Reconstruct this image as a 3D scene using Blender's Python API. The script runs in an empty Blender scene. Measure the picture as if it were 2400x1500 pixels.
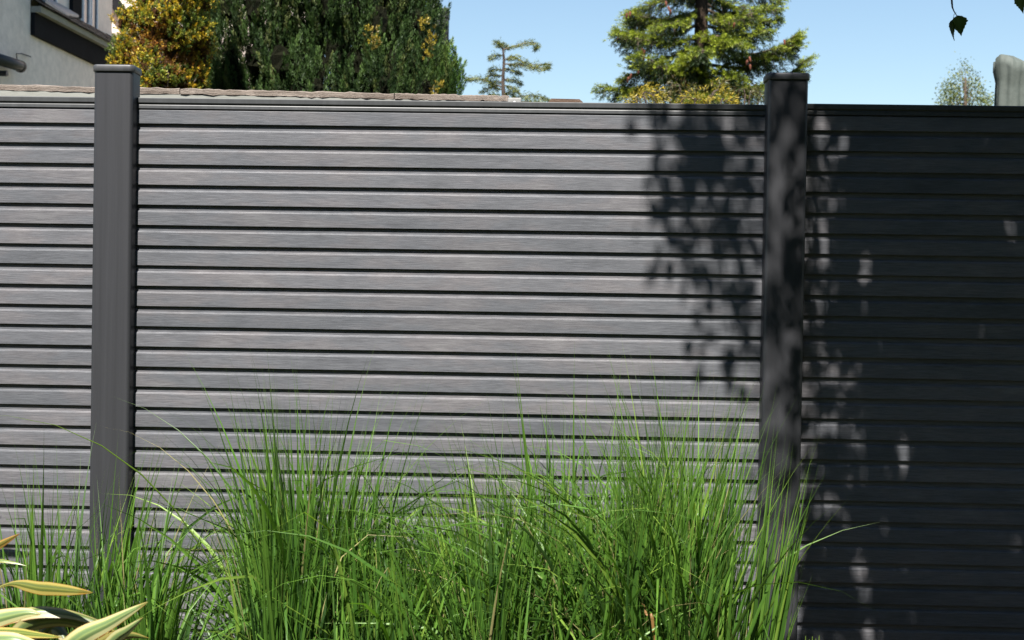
import bpy, math, random
import numpy as np
from mathutils import Vector, Matrix
random.seed(7)
RNG = np.random.default_rng(7)
S = bpy.context.scene
COL = S.collection
R = math.radians

# ------------------------------------------------------------------ camera
CAM = np.array([0.0, -3.5, 1.29])
YAW, PIT, ROL, FPX = R(1.92094), R(-0.82280), R(0.94095), 3044.1      # pixel focal length for a 2400 px wide picture
def cam_axes():
    f = np.array([-math.sin(YAW)*math.cos(PIT), math.cos(YAW)*math.cos(PIT), math.sin(PIT)])
    r = np.array([math.cos(YAW), math.sin(YAW), 0.0])
    u = np.cross(r, f)
    return math.cos(ROL)*r + math.sin(ROL)*u, -math.sin(ROL)*r + math.cos(ROL)*u, f
CR, CU, CF = cam_axes()
cd = bpy.data.cameras.new('camera')
cam = bpy.data.objects.new('camera', cd); COL.objects.link(cam)
M = Matrix(((CR[0], CU[0], -CF[0]), (CR[1], CU[1], -CF[1]), (CR[2], CU[2], -CF[2])))
cam.matrix_world = Matrix.Translation(Vector(CAM)) @ M.to_4x4()
cd.sensor_width = 36.0; cd.lens = FPX/2400*36.0
cd.clip_start = 0.05; cd.clip_end = 2000
cd.dof.use_dof = True; cd.dof.focus_distance = 3.45; cd.dof.aperture_fstop = 9.0
S.camera = cam

# ------------------------------------------------------------------ sky, sun, exposure
SUN_EL, SUN_OFF = R(55), R(8)          # elevation; turned 8 degrees to the left of the fence's front
SDIR = np.array([-math.sin(SUN_OFF)*math.cos(SUN_EL), -math.cos(SUN_OFF)*math.cos(SUN_EL), math.sin(SUN_EL)])
W = bpy.data.worlds.new('World'); S.world = W; W.use_nodes = True
nt = W.node_tree; nt.nodes.clear()
sky = nt.nodes.new('ShaderNodeTexSky'); sky.sky_type = 'NISHITA'; sky.sun_disc = False
sky.sun_elevation = SUN_EL; sky.sun_rotation = R(180) + SUN_OFF
sky.air_density = 1.36; sky.dust_density = 0.1; sky.ozone_density = 3.2; sky.altitude = 50
bg = nt.nodes.new('ShaderNodeBackground'); bg.inputs[1].default_value = 0.05
wo = nt.nodes.new('ShaderNodeOutputWorld')
nt.links.new(sky.outputs[0], bg.inputs[0]); nt.links.new(bg.outputs[0], wo.inputs[0])
sl = bpy.data.lights.new('sun', 'SUN'); sl.energy = 5.0; sl.angle = R(0.53); sl.color = (1.0, 0.955, 0.89)
sun = bpy.data.objects.new('sun', sl); COL.objects.link(sun)
sun.rotation_euler = Vector(SDIR).to_track_quat('Z', 'Y').to_euler(); sun.location = (-3, -8, 12)
S.view_settings.view_transform = 'Standard'; S.view_settings.look = 'None'
S.view_settings.gamma = 1.0; S.view_settings.exposure = 1.58; S.view_settings.use_curve_mapping = False
S.cycles.max_bounces = 8; S.cycles.transparent_max_bounces = 8

# ------------------------------------------------------------------ helpers
def ray(u, v):
    return CF*FPX + CR*(u-1200) - CU*(v-750)
def at(u, v, y):
    d = ray(u, v); t = (y-CAM[1])/d[1]
    return CAM + t*d
def on_plane(u, v, p, n):
    d = ray(u, v); t = np.dot(p-CAM, n)/np.dot(d, n)
    return CAM + t*d
def tag(o, label=None, cat=None, group=None, kind=None):
    if label: o['label'] = label
    if cat: o['category'] = cat
    if group: o['group'] = group
    if kind: o['kind'] = kind
    return o
def empty(name, loc=(0, 0, 0), label=None, cat=None, group=None):
    o = bpy.data.objects.new(name, None); COL.objects.link(o); o.location = [float(c) for c in loc]
    o.empty_display_size = 0.1
    return tag(o, label, cat, group)
def link(name, me, parent=None, loc=None):
    o = bpy.data.objects.new(name, me); COL.objects.link(o)
    if parent is not None:
        o.parent = parent
        if loc is None: o.location = -Vector(parent.matrix_basis.translation) if not any(parent.rotation_euler) else (0, 0, 0)
    if loc is not None: o.location = [float(c) for c in loc]
    return o
def mesh(name, V, F, mat, smooth=False, col=None, uv=None):
    """V (n,3); F list of tuples or (m,k) array; col (n,3) per-vertex tint; uv (n,2) per vertex"""
    V = np.asarray(V, np.float32).reshape(-1, 3)
    me = bpy.data.meshes.new(name)
    if isinstance(F, np.ndarray):
        m, k = F.shape
        me.vertices.add(len(V)); me.vertices.foreach_set('co', V.ravel())
        me.loops.add(m*k); me.loops.foreach_set('vertex_index', F.astype(np.int32).ravel())
        me.polygons.add(m); me.polygons.foreach_set('loop_start', (np.arange(m)*k).astype(np.int32))
        me.update(calc_edges=True)
    else:
        me.from_pydata(V.tolist(), [], F)
    me.materials.append(mat)
    if smooth: me.polygons.foreach_set('use_smooth', np.ones(len(me.polygons), bool))
    if col is not None:
        a = me.color_attributes.new('tint', 'FLOAT_COLOR', 'POINT')
        c = np.ones((len(V), 4), np.float32); c[:, :3] = col
        a.data.foreach_set('color', c.ravel())
    if uv is not None:
        l = me.uv_layers.new(name='UVMap')
        idx = np.zeros(len(me.loops), np.int32); me.loops.foreach_get('vertex_index', idx)
        l.data.foreach_set('uv', np.asarray(uv, np.float32)[idx].ravel())
    me.update()
    return me
def unit(v):
    v = np.asarray(v, float); return v/np.maximum(np.linalg.norm(v, axis=-1, keepdims=True), 1e-9)

class MB:
    """collects boxes, prisms and tubes into one mesh"""
    def __init__(s): s.V = []; s.F = []
    def add(s, V, F):
        o = len(s.V); s.V += [tuple(float(c) for c in p) for p in V]; s.F += [tuple(i+o for i in f) for f in F]
    def box(s, a, b):
        (x0, y0, z0), (x1, y1, z1) = a, b
        s.add([(x0,y0,z0),(x1,y0,z0),(x1,y1,z0),(x0,y1,z0),(x0,y0,z1),(x1,y0,z1),(x1,y1,z1),(x0,y1,z1)],
              [(0,3,2,1),(4,5,6,7),(0,1,5,4),(1,2,6,5),(2,3,7,6),(3,0,4,7)])
    def prism(s, prof, x0, x1):                    # prof: list of (y, z), extruded along x
        n = len(prof)
        V = [(x0, y, z) for y, z in prof] + [(x1, y, z) for y, z in prof]
        F = [(i, (i+1) % n, (i+1) % n+n, i+n) for i in range(n)] + [tuple(range(n-1, -1, -1)), tuple(range(n, 2*n))]
        s.add(V, F)
    def tube(s, P, rad, n=8, cap=True):
        P = np.asarray(P, float); rad = np.broadcast_to(np.asarray(rad, float), (len(P),))
        T = unit(np.gradient(P, axis=0)); ref = np.array([0.13, 0.97, 0.2])
        V = []
        for p, t, r in zip(P, T, rad):
            a = unit(np.cross(t, ref)); b = np.cross(t, a)
            for k in range(n):
                q = 2*math.pi*k/n; V.append(p + r*(math.cos(q)*a + math.sin(q)*b))
        F = [(i*n+k, i*n+(k+1) % n, (i+1)*n+(k+1) % n, (i+1)*n+k) for i in range(len(P)-1) for k in range(n)]
        if cap: F += [tuple(range(n-1, -1, -1)), tuple(range((len(P)-1)*n, len(P)*n))]
        s.add(V, F)
    def build(s, name, mat, parent=None, smooth=False, bevel=0, loc=None):
        me = mesh(name, s.V, s.F, mat, smooth)
        o = link(name, me, parent, loc)
        if bevel:
            b = o.modifiers.new('bevel', 'BEVEL'); b.width = bevel; b.segments = 2; b.limit_method = 'ANGLE'
        return o

def spline(P, n):
    P = np.asarray(P, float); Q = np.vstack([2*P[0]-P[1], P, 2*P[-1]-P[-2]])
    out = []
    m = len(P)-1
    for t in np.linspace(0, m, n):
        i = min(int(t), m-1); f = t-i
        a, b, c, d = Q[i:i+4]
        out.append(0.5*((2*b)+(-a+c)*f+(2*a-5*b+4*c-d)*f*f+(-a+3*b-3*c+d)*f**3))
    return np.array(out)

# ------------------------------------------------------------------ materials
def new_mat(name):
    m = bpy.data.materials.new(name); m.use_nodes = True
    t = m.node_tree; t.nodes.clear()
    out = t.nodes.new('ShaderNodeOutputMaterial')
    return m, t, out
def N(t, typ, **kw):
    n = t.nodes.new(typ)
    for k, v in kw.items():
        if k.startswith('in_'):
            key = k[3:]; key = int(key) if key.isdigit() else key.replace('_', ' ')
            n.inputs[key].default_value = v
        else: setattr(n, k, v)
    return n
def ramp(t, fac, stops):
    r = t.nodes.new('ShaderNodeValToRGB'); t.links.new(fac, r.inputs[0])
    e = r.color_ramp.elements
    while len(e) < len(stops): e.new(0.5)
    for q, (p, c) in zip(e, stops): q.position = p; q.color = (*c, 1)
    return r.outputs[0]
def coords(t, scale, kind='Object', rnd=True):
    tc = N(t, 'ShaderNodeTexCoord'); v = tc.outputs[kind]
    if rnd:
        oi = N(t, 'ShaderNodeObjectInfo'); mu = N(t, 'ShaderNodeMath', operation='MULTIPLY'); mu.inputs[1].default_value = 57.0
        t.links.new(oi.outputs['Random'], mu.inputs[0])
        ad = N(t, 'ShaderNodeVectorMath', operation='ADD'); t.links.new(v, ad.inputs[0]); t.links.new(mu.outputs[0], ad.inputs[1]); v = ad.outputs[0]
    mp = N(t, 'ShaderNodeMapping'); mp.inputs['Scale'].default_value = scale
    t.links.new(v, mp.inputs[0]); return mp.outputs[0]
def noise(t, vec, scale, detail=4, rough=0.6):
    n = N(t, 'ShaderNodeTexNoise'); n.inputs['Scale'].default_value = scale
    n.inputs['Detail'].default_value = detail; n.inputs['Roughness'].default_value = rough
    t.links.new(vec, n.inputs['Vector']); return n.outputs['Fac']
def mixc(t, fac, a, b, mode='MIX'):
    m = N(t, 'ShaderNodeMix', data_type='RGBA', blend_type=mode)
    for s, x in ((m.inputs[6], a), (m.inputs[7], b)):
        if isinstance(x, tuple): s.default_value = (*x, 1)
        else: t.links.new(x, s)
    if isinstance(fac, float): m.inputs[0].default_value = fac
    else: t.links.new(fac, m.inputs[0])
    return m.outputs[2]
def principled(t, out, base, rough=0.6, spec=0.5, bump=None, bstr=0.3, bdist=0.001, metal=0):
    p = N(t, 'ShaderNodeBsdfPrincipled')
    if isinstance(base, tuple): p.inputs['Base Color'].default_value = (*base, 1)
    else: t.links.new(base, p.inputs['Base Color'])
    if isinstance(rough, float): p.inputs['Roughness'].default_value = rough
    else: t.links.new(rough, p.inputs['Roughness'])
    p.inputs['Specular IOR Level'].default_value = spec; p.inputs['Metallic'].default_value = metal
    if bump is not None:
        b = N(t, 'ShaderNodeBump'); b.inputs['Strength'].default_value = bstr; b.inputs['Distance'].default_value = bdist
        t.links.new(bump, b.inputs['Height']); t.links.new(b.outputs[0], p.inputs['Normal'])
    t.links.new(p.outputs[0], out.inputs[0]); return p

def mat_slat():
    m, t, o = new_mat('composite_board')
    fine = noise(t, coords(t, (22, 60, 380)), 1.0, 6, 0.75)
    mid = noise(t, coords(t, (7, 20, 90)), 1.0, 3, 0.6)
    patch = noise(t, coords(t, (5.5, 9, 16)), 1.0, 3, 0.55)
    c = ramp(t, patch, [(0.28, (0.076, 0.078, 0.083)), (0.46, (0.094, 0.096, 0.102)), (0.58, (0.105, 0.101, 0.104)), (0.72, (0.122, 0.119, 0.120))])
    c = mixc(t, ramp(t, mid, [(0.3, (0, 0, 0)), (0.7, (1, 1, 1))]), c, mixc(t, 1.0, c, (1.14, 1.13, 1.12), 'MULTIPLY'))
    c = mixc(t, ramp(t, fine, [(0.35, (0, 0, 0)), (0.62, (1, 1, 1))]), mixc(t, 1.0, c, (0.62, 0.62, 0.63), 'MULTIPLY'), c)
    oi = N(t, 'ShaderNodeObjectInfo'); bv = ramp(t, oi.outputs['Random'], [(0.0, (0.86, 0.87, 0.88)), (0.5, (1.0, 0.995, 1.0)), (1.0, (1.12, 1.09, 1.08))])
    c = mixc(t, 1.0, c, bv, 'MULTIPLY')
    c = mixc(t, 1.0, c, (1.00, 1.025, 1.07), 'MULTIPLY')
    principled(t, o, c, 0.50, 0.35, fine, 0.6, 0.0013)
    return m
def mat_aluminium(name, base, lighter):
    m, t, o = new_mat(name)
    st = noise(t, coords(t, (60, 60, 1.1)), 1.0, 6, 0.7)
    sp = noise(t, coords(t, (9, 9, 5)), 1.0, 5, 0.6)
    f = mixc(t, ramp(t, st, [(0.32, (0, 0, 0)), (0.70, (1, 1, 1))]), tuple(c*0.86 for c in base), tuple(c*1.08 for c in lighter))
    f = mixc(t, ramp(t, sp, [(0.55, (0, 0, 0)), (0.8, (0.5, 0.5, 0.5))]), f, tuple(c*1.15 for c in lighter))
    principled(t, o, f, 0.45, 0.45, sp, 0.12, 0.001)
    return m
def mat_leaf(name, rough=0.45, trans=0.35, spec=0.4, gain=1.0, FG=0.68):
    m, t, o = new_mat(name)
    a = N(t, 'ShaderNodeVertexColor', layer_name='tint')
    c = mixc(t, 1.0, a.outputs[0], (FG, FG, FG), 'MULTIPLY')
    p = principled(t, o, c, rough, spec)
    tr = N(t, 'ShaderNodeBsdfTranslucent')
    tc = mixc(t, 1.0, c, (1.25*gain, 1.35*gain, 0.6*gain), 'MULTIPLY'); t.links.new(tc, tr.inputs[0])
    mx = N(t, 'ShaderNodeMixShader'); mx.inputs[0].default_value = trans
    t.links.new(p.outputs[0], mx.inputs[1]); t.links.new(tr.outputs[0], mx.inputs[2]); t.links.new(mx.outputs[0], o.inputs[0])
    return m
def mat_rough(name, a, b, scale, rough=0.85, bstr=0.4, bdist=0.004, sc=(1, 1, 1), spec=0.3):
    m, t, o = new_mat(name)
    n = noise(t, coords(t, sc), scale, 6, 0.65)
    n2 = noise(t, coords(t, sc), scale*9, 4, 0.6)
    c = ramp(t, n, [(0.3, a), (0.7, b)])
    c = mixc(t, ramp(t, n2, [(0.35, (0, 0, 0)), (0.65, (0.6, 0.6, 0.6))]), c, mixc(t, 1.0, c, (0.72, 0.72, 0.72), 'MULTIPLY'))
    principled(t, o, c, rough, spec, n2, bstr, bdist)
    return m
def mat_striped_leaf():
    m, t, o = new_mat('variegated_leaf')
    uv = N(t, 'ShaderNodeTexCoord'); sp = N(t, 'ShaderNodeSeparateXYZ'); t.links.new(uv.outputs['UV'], sp.inputs[0])
    nz = noise(t, coords(t, (1, 1, 1)), 9.0, 3); ad = N(t, 'ShaderNodeMath', operation='MULTIPLY_ADD'); ad.inputs[1].default_value = 0.05
    t.links.new(nz, ad.inputs[0]); t.links.new(sp.outputs[0], ad.inputs[2])
    cre, yel, grn, dk = (0.34, 0.33, 0.15), (0.27, 0.27, 0.09), (0.13, 0.18, 0.065), (0.085, 0.13, 0.045)
    st = ramp(t, ad.outputs[0], [(0.03, (0.26, 0.12, 0.03)), (0.07, cre), (0.20, cre), (0.25, yel), (0.31, grn), (0.42, dk), (0.50, grn), (0.55, (0.2, 0.25, 0.08)), (0.60, grn), (0.74, dk), (0.80, cre), (0.98, cre), (1.0, (0.26, 0.12, 0.03))])
    a = N(t, 'ShaderNodeVertexColor', layer_name='tint')
    c = mixc(t, 1.0, st, a.outputs[0], 'MULTIPLY')
    gl = noise(t, coords(t, (1, 1, 1)), 140.0, 2)
    p = principled(t, o, c, 0.38, 0.45, gl, 0.08, 0.001)
    tr = N(t, 'ShaderNodeBsdfTranslucent'); t.links.new(c, tr.inputs[0])
    mx = N(t, 'ShaderNodeMixShader'); mx.inputs[0].default_value = 0.22
    t.links.new(p.outputs[0], mx.inputs[1]); t.links.new(tr.outputs[0], mx.inputs[2]); t.links.new(mx.outputs[0], o.inputs[0])
    return m
def mat_glass(name):
    m, t, o = new_mat(name); principled(t, o, (0.03, 0.045, 0.07), 0.06, 0.6); return m

MAT = dict(
    slat=mat_slat(),
    post=mat_aluminium('grey_post_coating', (0.0225, 0.0232, 0.0265), (0.0262, 0.027, 0.0308)),
    rail=mat_aluminium('grey_rail_coating', (0.046, 0.0485, 0.051), (0.053, 0.056, 0.059)),
    cap=mat_aluminium('grey_cap_plastic', (0.042, 0.0435, 0.047), (0.049, 0.0505, 0.054)),
    render=mat_rough('painted_render', (0.78, 0.66, 0.59), (0.84, 0.72, 0.65), 1.2, 0.9, 0.25, 0.004),
    white=mat_rough('white_window_paint', (0.74, 0.75, 0.77), (0.8, 0.8, 0.82), 2.0, 0.5, 0.05),
    black=mat_rough('black_timber_paint', (0.012, 0.012, 0.014), (0.018, 0.018, 0.02), 3.0, 0.95, 0.2, spec=0.05),
    tile=mat_rough('weathered_roof_tile', (0.10, 0.065, 0.05), (0.17, 0.13, 0.11), 7.0, 0.9, 0.6, 0.01),
    lead=mat_rough('lead_sheet', (0.16, 0.18, 0.20), (0.24, 0.26, 0.28), 4.0, 0.55, 0.3),
    stone=mat_rough('pale_mortar', (0.26, 0.24, 0.2), (0.34, 0.32, 0.27), 6.0, 0.9, 0.4),
    pipe=mat_rough('dark_grey_gutter_plastic', (0.03, 0.03, 0.033), (0.045, 0.045, 0.048), 5.0, 0.45, 0.05),
    oldwood=mat_rough('weathered_timber', (0.11, 0.085, 0.068), (0.30, 0.255, 0.22), 1.0, 0.9, 0.9, 0.004, sc=(7, 60, 95)),
    oldpaint=mat_rough('pale_green_grey_board', (0.20, 0.205, 0.185), (0.235, 0.24, 0.22), 1.0, 0.85, 0.25, 0.002, sc=(3, 30, 40)),
    darkwood=mat_rough('dark_brown_timber', (0.06, 0.038, 0.026), (0.13, 0.085, 0.06), 1.0, 0.9, 0.8, 0.003, sc=(9, 60, 80)),
    concrete=mat_rough('grey_concrete', (0.17, 0.17, 0.165), (0.26, 0.26, 0.25), 12.0, 0.9, 0.4),
    bark=mat_rough('bark', (0.07, 0.05, 0.035), (0.16, 0.12, 0.09), 1.0, 0.95, 1.0, 0.02, sc=(14, 14, 4)),
    birchbark=mat_rough('birch_bark', (0.30, 0.28, 0.25), (0.6, 0.58, 0.55), 1.0, 0.8, 0.5, 0.006, sc=(5, 5, 14)),
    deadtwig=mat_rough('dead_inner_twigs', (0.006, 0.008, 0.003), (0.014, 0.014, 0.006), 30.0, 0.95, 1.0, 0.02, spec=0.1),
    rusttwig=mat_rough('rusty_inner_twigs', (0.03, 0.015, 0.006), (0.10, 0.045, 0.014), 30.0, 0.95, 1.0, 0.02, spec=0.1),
    sprucebark=mat_rough('spruce_bark', (0.022, 0.015, 0.010), (0.06, 0.042, 0.03), 1.0, 0.95, 1.0, 0.02, sc=(14, 14, 4), spec=0.1),
    twig=mat_rough('twig', (0.035, 0.025, 0.02), (0.07, 0.05, 0.04), 20.0, 0.8, 0.2),
    soil=mat_rough('soil', (0.025, 0.018, 0.012), (0.06, 0.045, 0.032), 8.0, 0.95, 1.0, 0.03),
    lawn=mat_rough('lawn', (0.03, 0.045, 0.014), (0.055, 0.075, 0.025), 5.0, 0.95, 1.0, 0.03),
    sheet=mat_rough('pale_grey_green_cover', (0.055, 0.067, 0.058), (0.09, 0.104, 0.094), 3.0, 0.7, 0.3),
    grass=mat_leaf('grass_blade', 0.45, 0.33, 0.4, FG=0.70),
    leaf=mat_leaf('foliage', 0.5, 0.25, 0.3),
    dull=mat_leaf('conifer_foliage', 0.55, 0.15, 0.25),
    birch=mat_leaf('birch_leaf', 0.45, 0.10, 0.3),
    stripe=mat_striped_leaf(),
    glass=mat_glass('window_glass'),
    cone=mat_rough('spruce_cone', (0.085, 0.026, 0.014), (0.15, 0.05, 0.028), 9.0, 0.8, 0.3),
)

# ------------------------------------------------------------------ ground
b = MB(); b.add([(-400, -400, 0), (400, -400, 0), (400, 400, 0), (-400, 400, 0)], [(0, 1, 2, 3)])
tag(b.build('ground', MAT['lawn']), kind='structure')
n = 60; gx = np.linspace(-4.5, 4.5, n); gy = np.linspace(-1.7, -0.0, 16)
GX, GY = np.meshgrid(gx, gy, indexing='ij')
edge = np.minimum.reduce([(GX+4.5)/0.3, (4.5-GX)/0.3, (GY+1.7)/0.15, np.ones_like(GX)])
GZ = 0.004 + np.clip(edge, 0, 1)*(0.045 + 0.02*np.sin(GX*7+GY*9) + 0.012*RNG.random(GX.shape))
F = np.array([(i*16+j, (i+1)*16+j, (i+1)*16+j+1, i*16+j+1) for i in range(n-1) for j in range(15)])
tag(link('planting_bed', mesh('planting_bed', np.stack([GX, GY, GZ], -1).reshape(-1, 3), F, MAT['soil'], True)), kind='structure')

# ------------------------------------------------------------------ slatted fence
PITCH, Z0 = 0.055, 1.29 + 0.466175
FY, BY = -0.045, 0.027                         # front and back of the posts; the board faces lie on y = 0
xl0 = at(217, 375, FY)[0]; PW = 0.106
xr0 = at(1800, 230, FY)[0]
POSTS = [(xl0, at(262, 151, FY)[2]), (xr0, at(1850, 170, FY)[2])]
BAYS = [(xl0-1.70, xl0+0.012, 'slatted grey composite fence bay left of the sunlit post', 0.0),
        (xl0+PW-0.012, xr0+0.012, 'wide sunlit grey composite fence bay between the two posts', 0.0),
        (xr0+PW-0.012, xr0+PW+1.70, 'slatted composite fence bay in deep tree shade right of the posts', 0.004)]
SLAT = [(0.0006, 0.0), (0.0, 0.0008), (0.0, 0.0358), (0.0003, 0.0366), (0.0010, 0.0370), (0.0020, 0.0372),
        (0.0024, 0.0390), (0.0030, 0.0398), (0.0042, 0.0402), (0.0075, 0.0402), (0.0075, 0.0545), (0.012, 0.0545), (0.012, 0.061), (0.017, 0.061), (0.017, 0.0545), (0.020, 0.0545), (0.020, 0.0)]
RAIL = [(-0.0015, 0.0), (-0.0022, 0.0006), (-0.0022, 0.0085), (-0.0012, 0.0105), (-0.0006, 0.0122), (-0.0030, 0.0142), (-0.0052, 0.0158),
        (-0.0062, 0.0268), (-0.0048, 0.0287), (0.024, 0.0287), (0.024, 0.0)]
for bi, (x0, x1, lab, dz) in enumerate(BAYS):
    root = empty('slatted_fence', ((x0+x1)/2, 0, 0), lab, 'fence', 'slatted fence bays')
    hw = (x1-x0)/2
    mb = MB(); mb.prism(SLAT, -hw, hw); me = mesh('slat', mb.V, mb.F, MAT['slat'])
    for k in range(32):
        o = link('slat', me, root, (0, random.uniform(-0.0004, 0.0004), Z0 - k*PITCH + dz + random.uniform(-0.0004, 0.0004)))
        o.rotation_euler = (0, random.uniform(-0.0003, 0.0003), 0)
    mb = MB(); mb.prism([(y, z+Z0+0.0413+dz) for y, z in RAIL], -hw, hw)
    mb.build('top_rail', MAT['rail'], root, loc=(0, 0, 0))

def rounded(w, d, r, seg=6):
    P = []
    for cx, cy, a0 in ((w-r, r, -90), (w-r, d-r, 0), (r, d-r, 90), (r, r, 180)):
        for k in range(seg+1):
            a = R(a0 + 90*k/seg); P.append((cx + r*math.cos(a), cy + r*math.sin(a)))
    return P
for i, (x, ztop) in enumerate(POSTS):
    root = empty('fence_post', (x+PW/2, (FY+BY)/2, 0),
                 ('dark grey aluminium fence post in full sun, near the house' , 'dark grey fence post dappled with leaf shadow, below the spruce')[i], 'fence post', 'fence posts')
    lx, ly = -PW/2, -(BY-FY)/2
    zc = ztop-0.0185
    P = rounded(PW, BY-FY, 0.011); n = len(P)
    V = [(lx+p[0], ly+p[1], z) for z in (-0.05, 0.6, 1.2, zc+0.004) for p in P]
    F = [(j*n+k, j*n+(k+1) % n, (j+1)*n+(k+1) % n, (j+1)*n+k) for j in range(3) for k in range(n)]
    o = link('shaft', mesh('shaft', V, F, MAT['post'], True), root, (0, 0, 0))
    for f in o.data.polygons:
        if len(f.vertices) > 4: f.use_smooth = False
    ov = 0.0042; V = []
    for z, g in ((zc, ov-0.001), (zc+0.0012, ov), (zc+0.0145, ov), (zc+0.0172, ov-0.0012), (zc+0.0185, ov-0.004)):
        Q = rounded(PW+2*g, BY-FY+2*g, 0.011+g)
        V += [(lx-g+p[0], ly-g+p[1], z) for p in Q]
    F = [(j*n+k, j*n+(k+1) % n, (j+1)*n+(k+1) % n, (j+1)*n+k) for j in range(4) for k in range(n)] + [tuple(range(4*n, 5*n)), tuple(range(n-1, -1, -1))]
    o = link('post_cap', mesh('post_cap', V, F, MAT['cap'], True), root, (0, 0, 0))
    for f in o.data.polygons:
        if len(f.vertices) > 4: f.use_smooth = False

# ------------------------------------------------------------------ old boundary fence behind
OY = 0.55
pa, pb = at(-260, 194.5, OY), at(1195, 227, OY)
root = empty('old_timber_fence', (pa[0], OY, 0), 'old weathered timber fence with pale boards, peeping over the slatted fence', 'fence')
def zt(x): return pa[2] + (pb[2]-pa[2])*(x-pa[0])/(pb[0]-pa[0])
seg = [pa[0], at(430, 0, OY)[0], at(930, 0, OY)[0], pb[0]]
for i in range(3):
    x0, x1 = seg[i]+0.0015, seg[i+1]-0.0015
    nn = 40; xs = np.linspace(x0, x1, nn)
    V = []; 
    for j, xx in enumerate(xs):
        w1, w2, w3 = RNG.normal(0, 0.0011, 3)
        z = zt(xx)
        V += [(xx-pa[0], -0.026+w2, z-0.018+w1), (xx-pa[0], -0.027+w2*1.5, z-0.003+w3), (xx-pa[0], -0.020, z+w3), (xx-pa[0], 0.05, z), (xx-pa[0], 0.05, z-0.018)]
    F = [(j*5+k, j*5+(k+1) % 5, (j+1)*5+(k+1) % 5, (j+1)*5+k) for j in range(nn-1) for k in range(5)] + [(4, 3, 2, 1, 0), tuple(range((nn-1)*5, nn*5))]
    F = [tuple(reversed(f)) for f in F]
    link('capping_board', mesh('capping_board', V, F, MAT['oldwood']), root, (0, 0, 0))
for r in range(12):
    mb = MB(); xa, xb = 0.0, pb[0]-pa[0]-0.02
    za, zb = zt(pa[0])-0.019-r*0.152, zt(pb[0]-0.02)-0.019-r*0.152
    mb.add([(xa, -0.024-0.002*(r % 2), za-0.15), (xb, -0.024-0.002*(r % 2), zb-0.15), (xb, 0.01, zb-0.15), (xa, 0.01, za-0.15),
            (xa, -0.024-0.002*(r % 2), za), (xb, -0.024-0.002*(r % 2), zb), (xb, 0.01, zb), (xa, 0.01, za)],
           [(0,3,2,1),(4,5,6,7),(0,1,5,4),(1,2,6,5),(2,3,7,6),(3,0,4,7)])
    mb.build('board', MAT['oldpaint'], root, loc=(0, 0, 0))
mb = MB(); q0, q1 = at(1190, 229, OY-0.03), at(1222, 228.5, OY-0.03)
mb.box((q0[0]-pa[0], -0.035, 0), (q1[0]-pa[0], 0.04, q0[2])); mb.build('end_post', MAT['concrete'], root, bevel=0.004, loc=(0, 0, 0))
mb = MB(); p = at(1206, 241, OY-0.06)
mb.tube([p-np.array([pa[0], OY-0.01, 0]), p-np.array([pa[0], OY+0.012, 0])], [0.005, 0.004], 8); mb.build('bolt_head', MAT['white'], root, loc=(0, 0, 0))
q0, q1 = at(1283, 233, 0.32), at(1366, 234, 0.32)
root = empty('timber_stake', ((q0[0]+q1[0])/2, 0.32, 0), 'short dark brown timber board end peeping over the rail beside the cedar', 'timber')
mb = MB(); h = (q1[0]-q0[0])/2
mb.prism([(-0.012, 0.0), (-0.012, 1), (0.012, 1), (0.012, 0)], -h, h)
V = np.array(mb.V); V[:, 2] = np.where(V[:, 2] > 0.5, q0[2], 0.0)
V = V.tolist()
zz = q0[2]
prof = [(-h, 0), (h, 0), (h, zz-0.008), (h-0.010, zz), (-h+0.012, zz+0.001), (-h, zz-0.012)]
V = [(x, -0.012, z) for x, z in prof] + [(x, 0.012, z) for x, z in prof]; k = len(prof)
F = [tuple(range(k)), tuple(range(2*k-1, k-1, -1))] + [(i, i+k, (i+1) % k+k, (i+1) % k) for i in range(k)]
link('board', mesh('board', V, F, MAT['darkwood']), root, (0, 0, 0))

# ------------------------------------------------------------------ house, running away from the camera at the left
HA = R(1.65)                                            # its side wall heads 1.65 degrees right of the fence's normal
HD = np.array([math.sin(HA), math.cos(HA), 0.0]); HN = np.array([math.cos(HA), -math.sin(HA), 0.0])
H0 = np.array([-6.0, 11.0, 0.0])
house = empty('house', H0, 'rendered house with black timber, white window and tiled skirt roof', 'house')
house.rotation_euler = (0, 0, -HA)                      # local x = out of the wall, local y = along the wall
def hs(u, v, off=0.0):
    """pixel to (distance along the wall, height) on the plane 'off' metres out of the wall"""
    p = on_plane(u, v, H0 + HN*off, HN)
    return float(np.dot(p-H0, HD)), float(p[2])
def hbox(name, mat, x0, x1, s0, s1, z0, z1, parent=None, bevel=0):
    mb = MB(); mb.box((x0, s0, z0), (x1, s1, z1))
    return mb.build(name, mat, parent or house, bevel=bevel, loc=(0, 0, 0))
OUT = 0.30                                              # eaves overhang
RC = -0.15                                              # the upper wall stands back
s_split = hs(71, 40)[0]; s_far = hs(262, 110, RC)[0]
z_soff = hs(72, 75)[1]                                  # where the black board meets the wall
z_soff2 = hs(215, 156)[1]; zs_ = (z_soff+z_soff2)/2
hbox('lower_wall', MAT['render'], -4.0, 0.0, -9.0, s_far+0.6, 0, zs_+0.04)
hbox('tall_wall', MAT['render'], -4.0, 0.0015, -9.0, s_split, 0.01, 8.5)
hbox('upper_wall', MAT['render'], -4.0, RC, s_split, s_far, zs_, 8.5)
z_top = zs_+0.27
hbox('fascia', MAT['black'], 0.0, 0.05, s_split+0.01, s_far+0.55, zs_, z_top-0.015)
hbox('verge', MAT['stone'], -0.02, 0.12, s_split+0.012, s_far+0.56, z_top-0.014, z_top+0.055)
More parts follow.
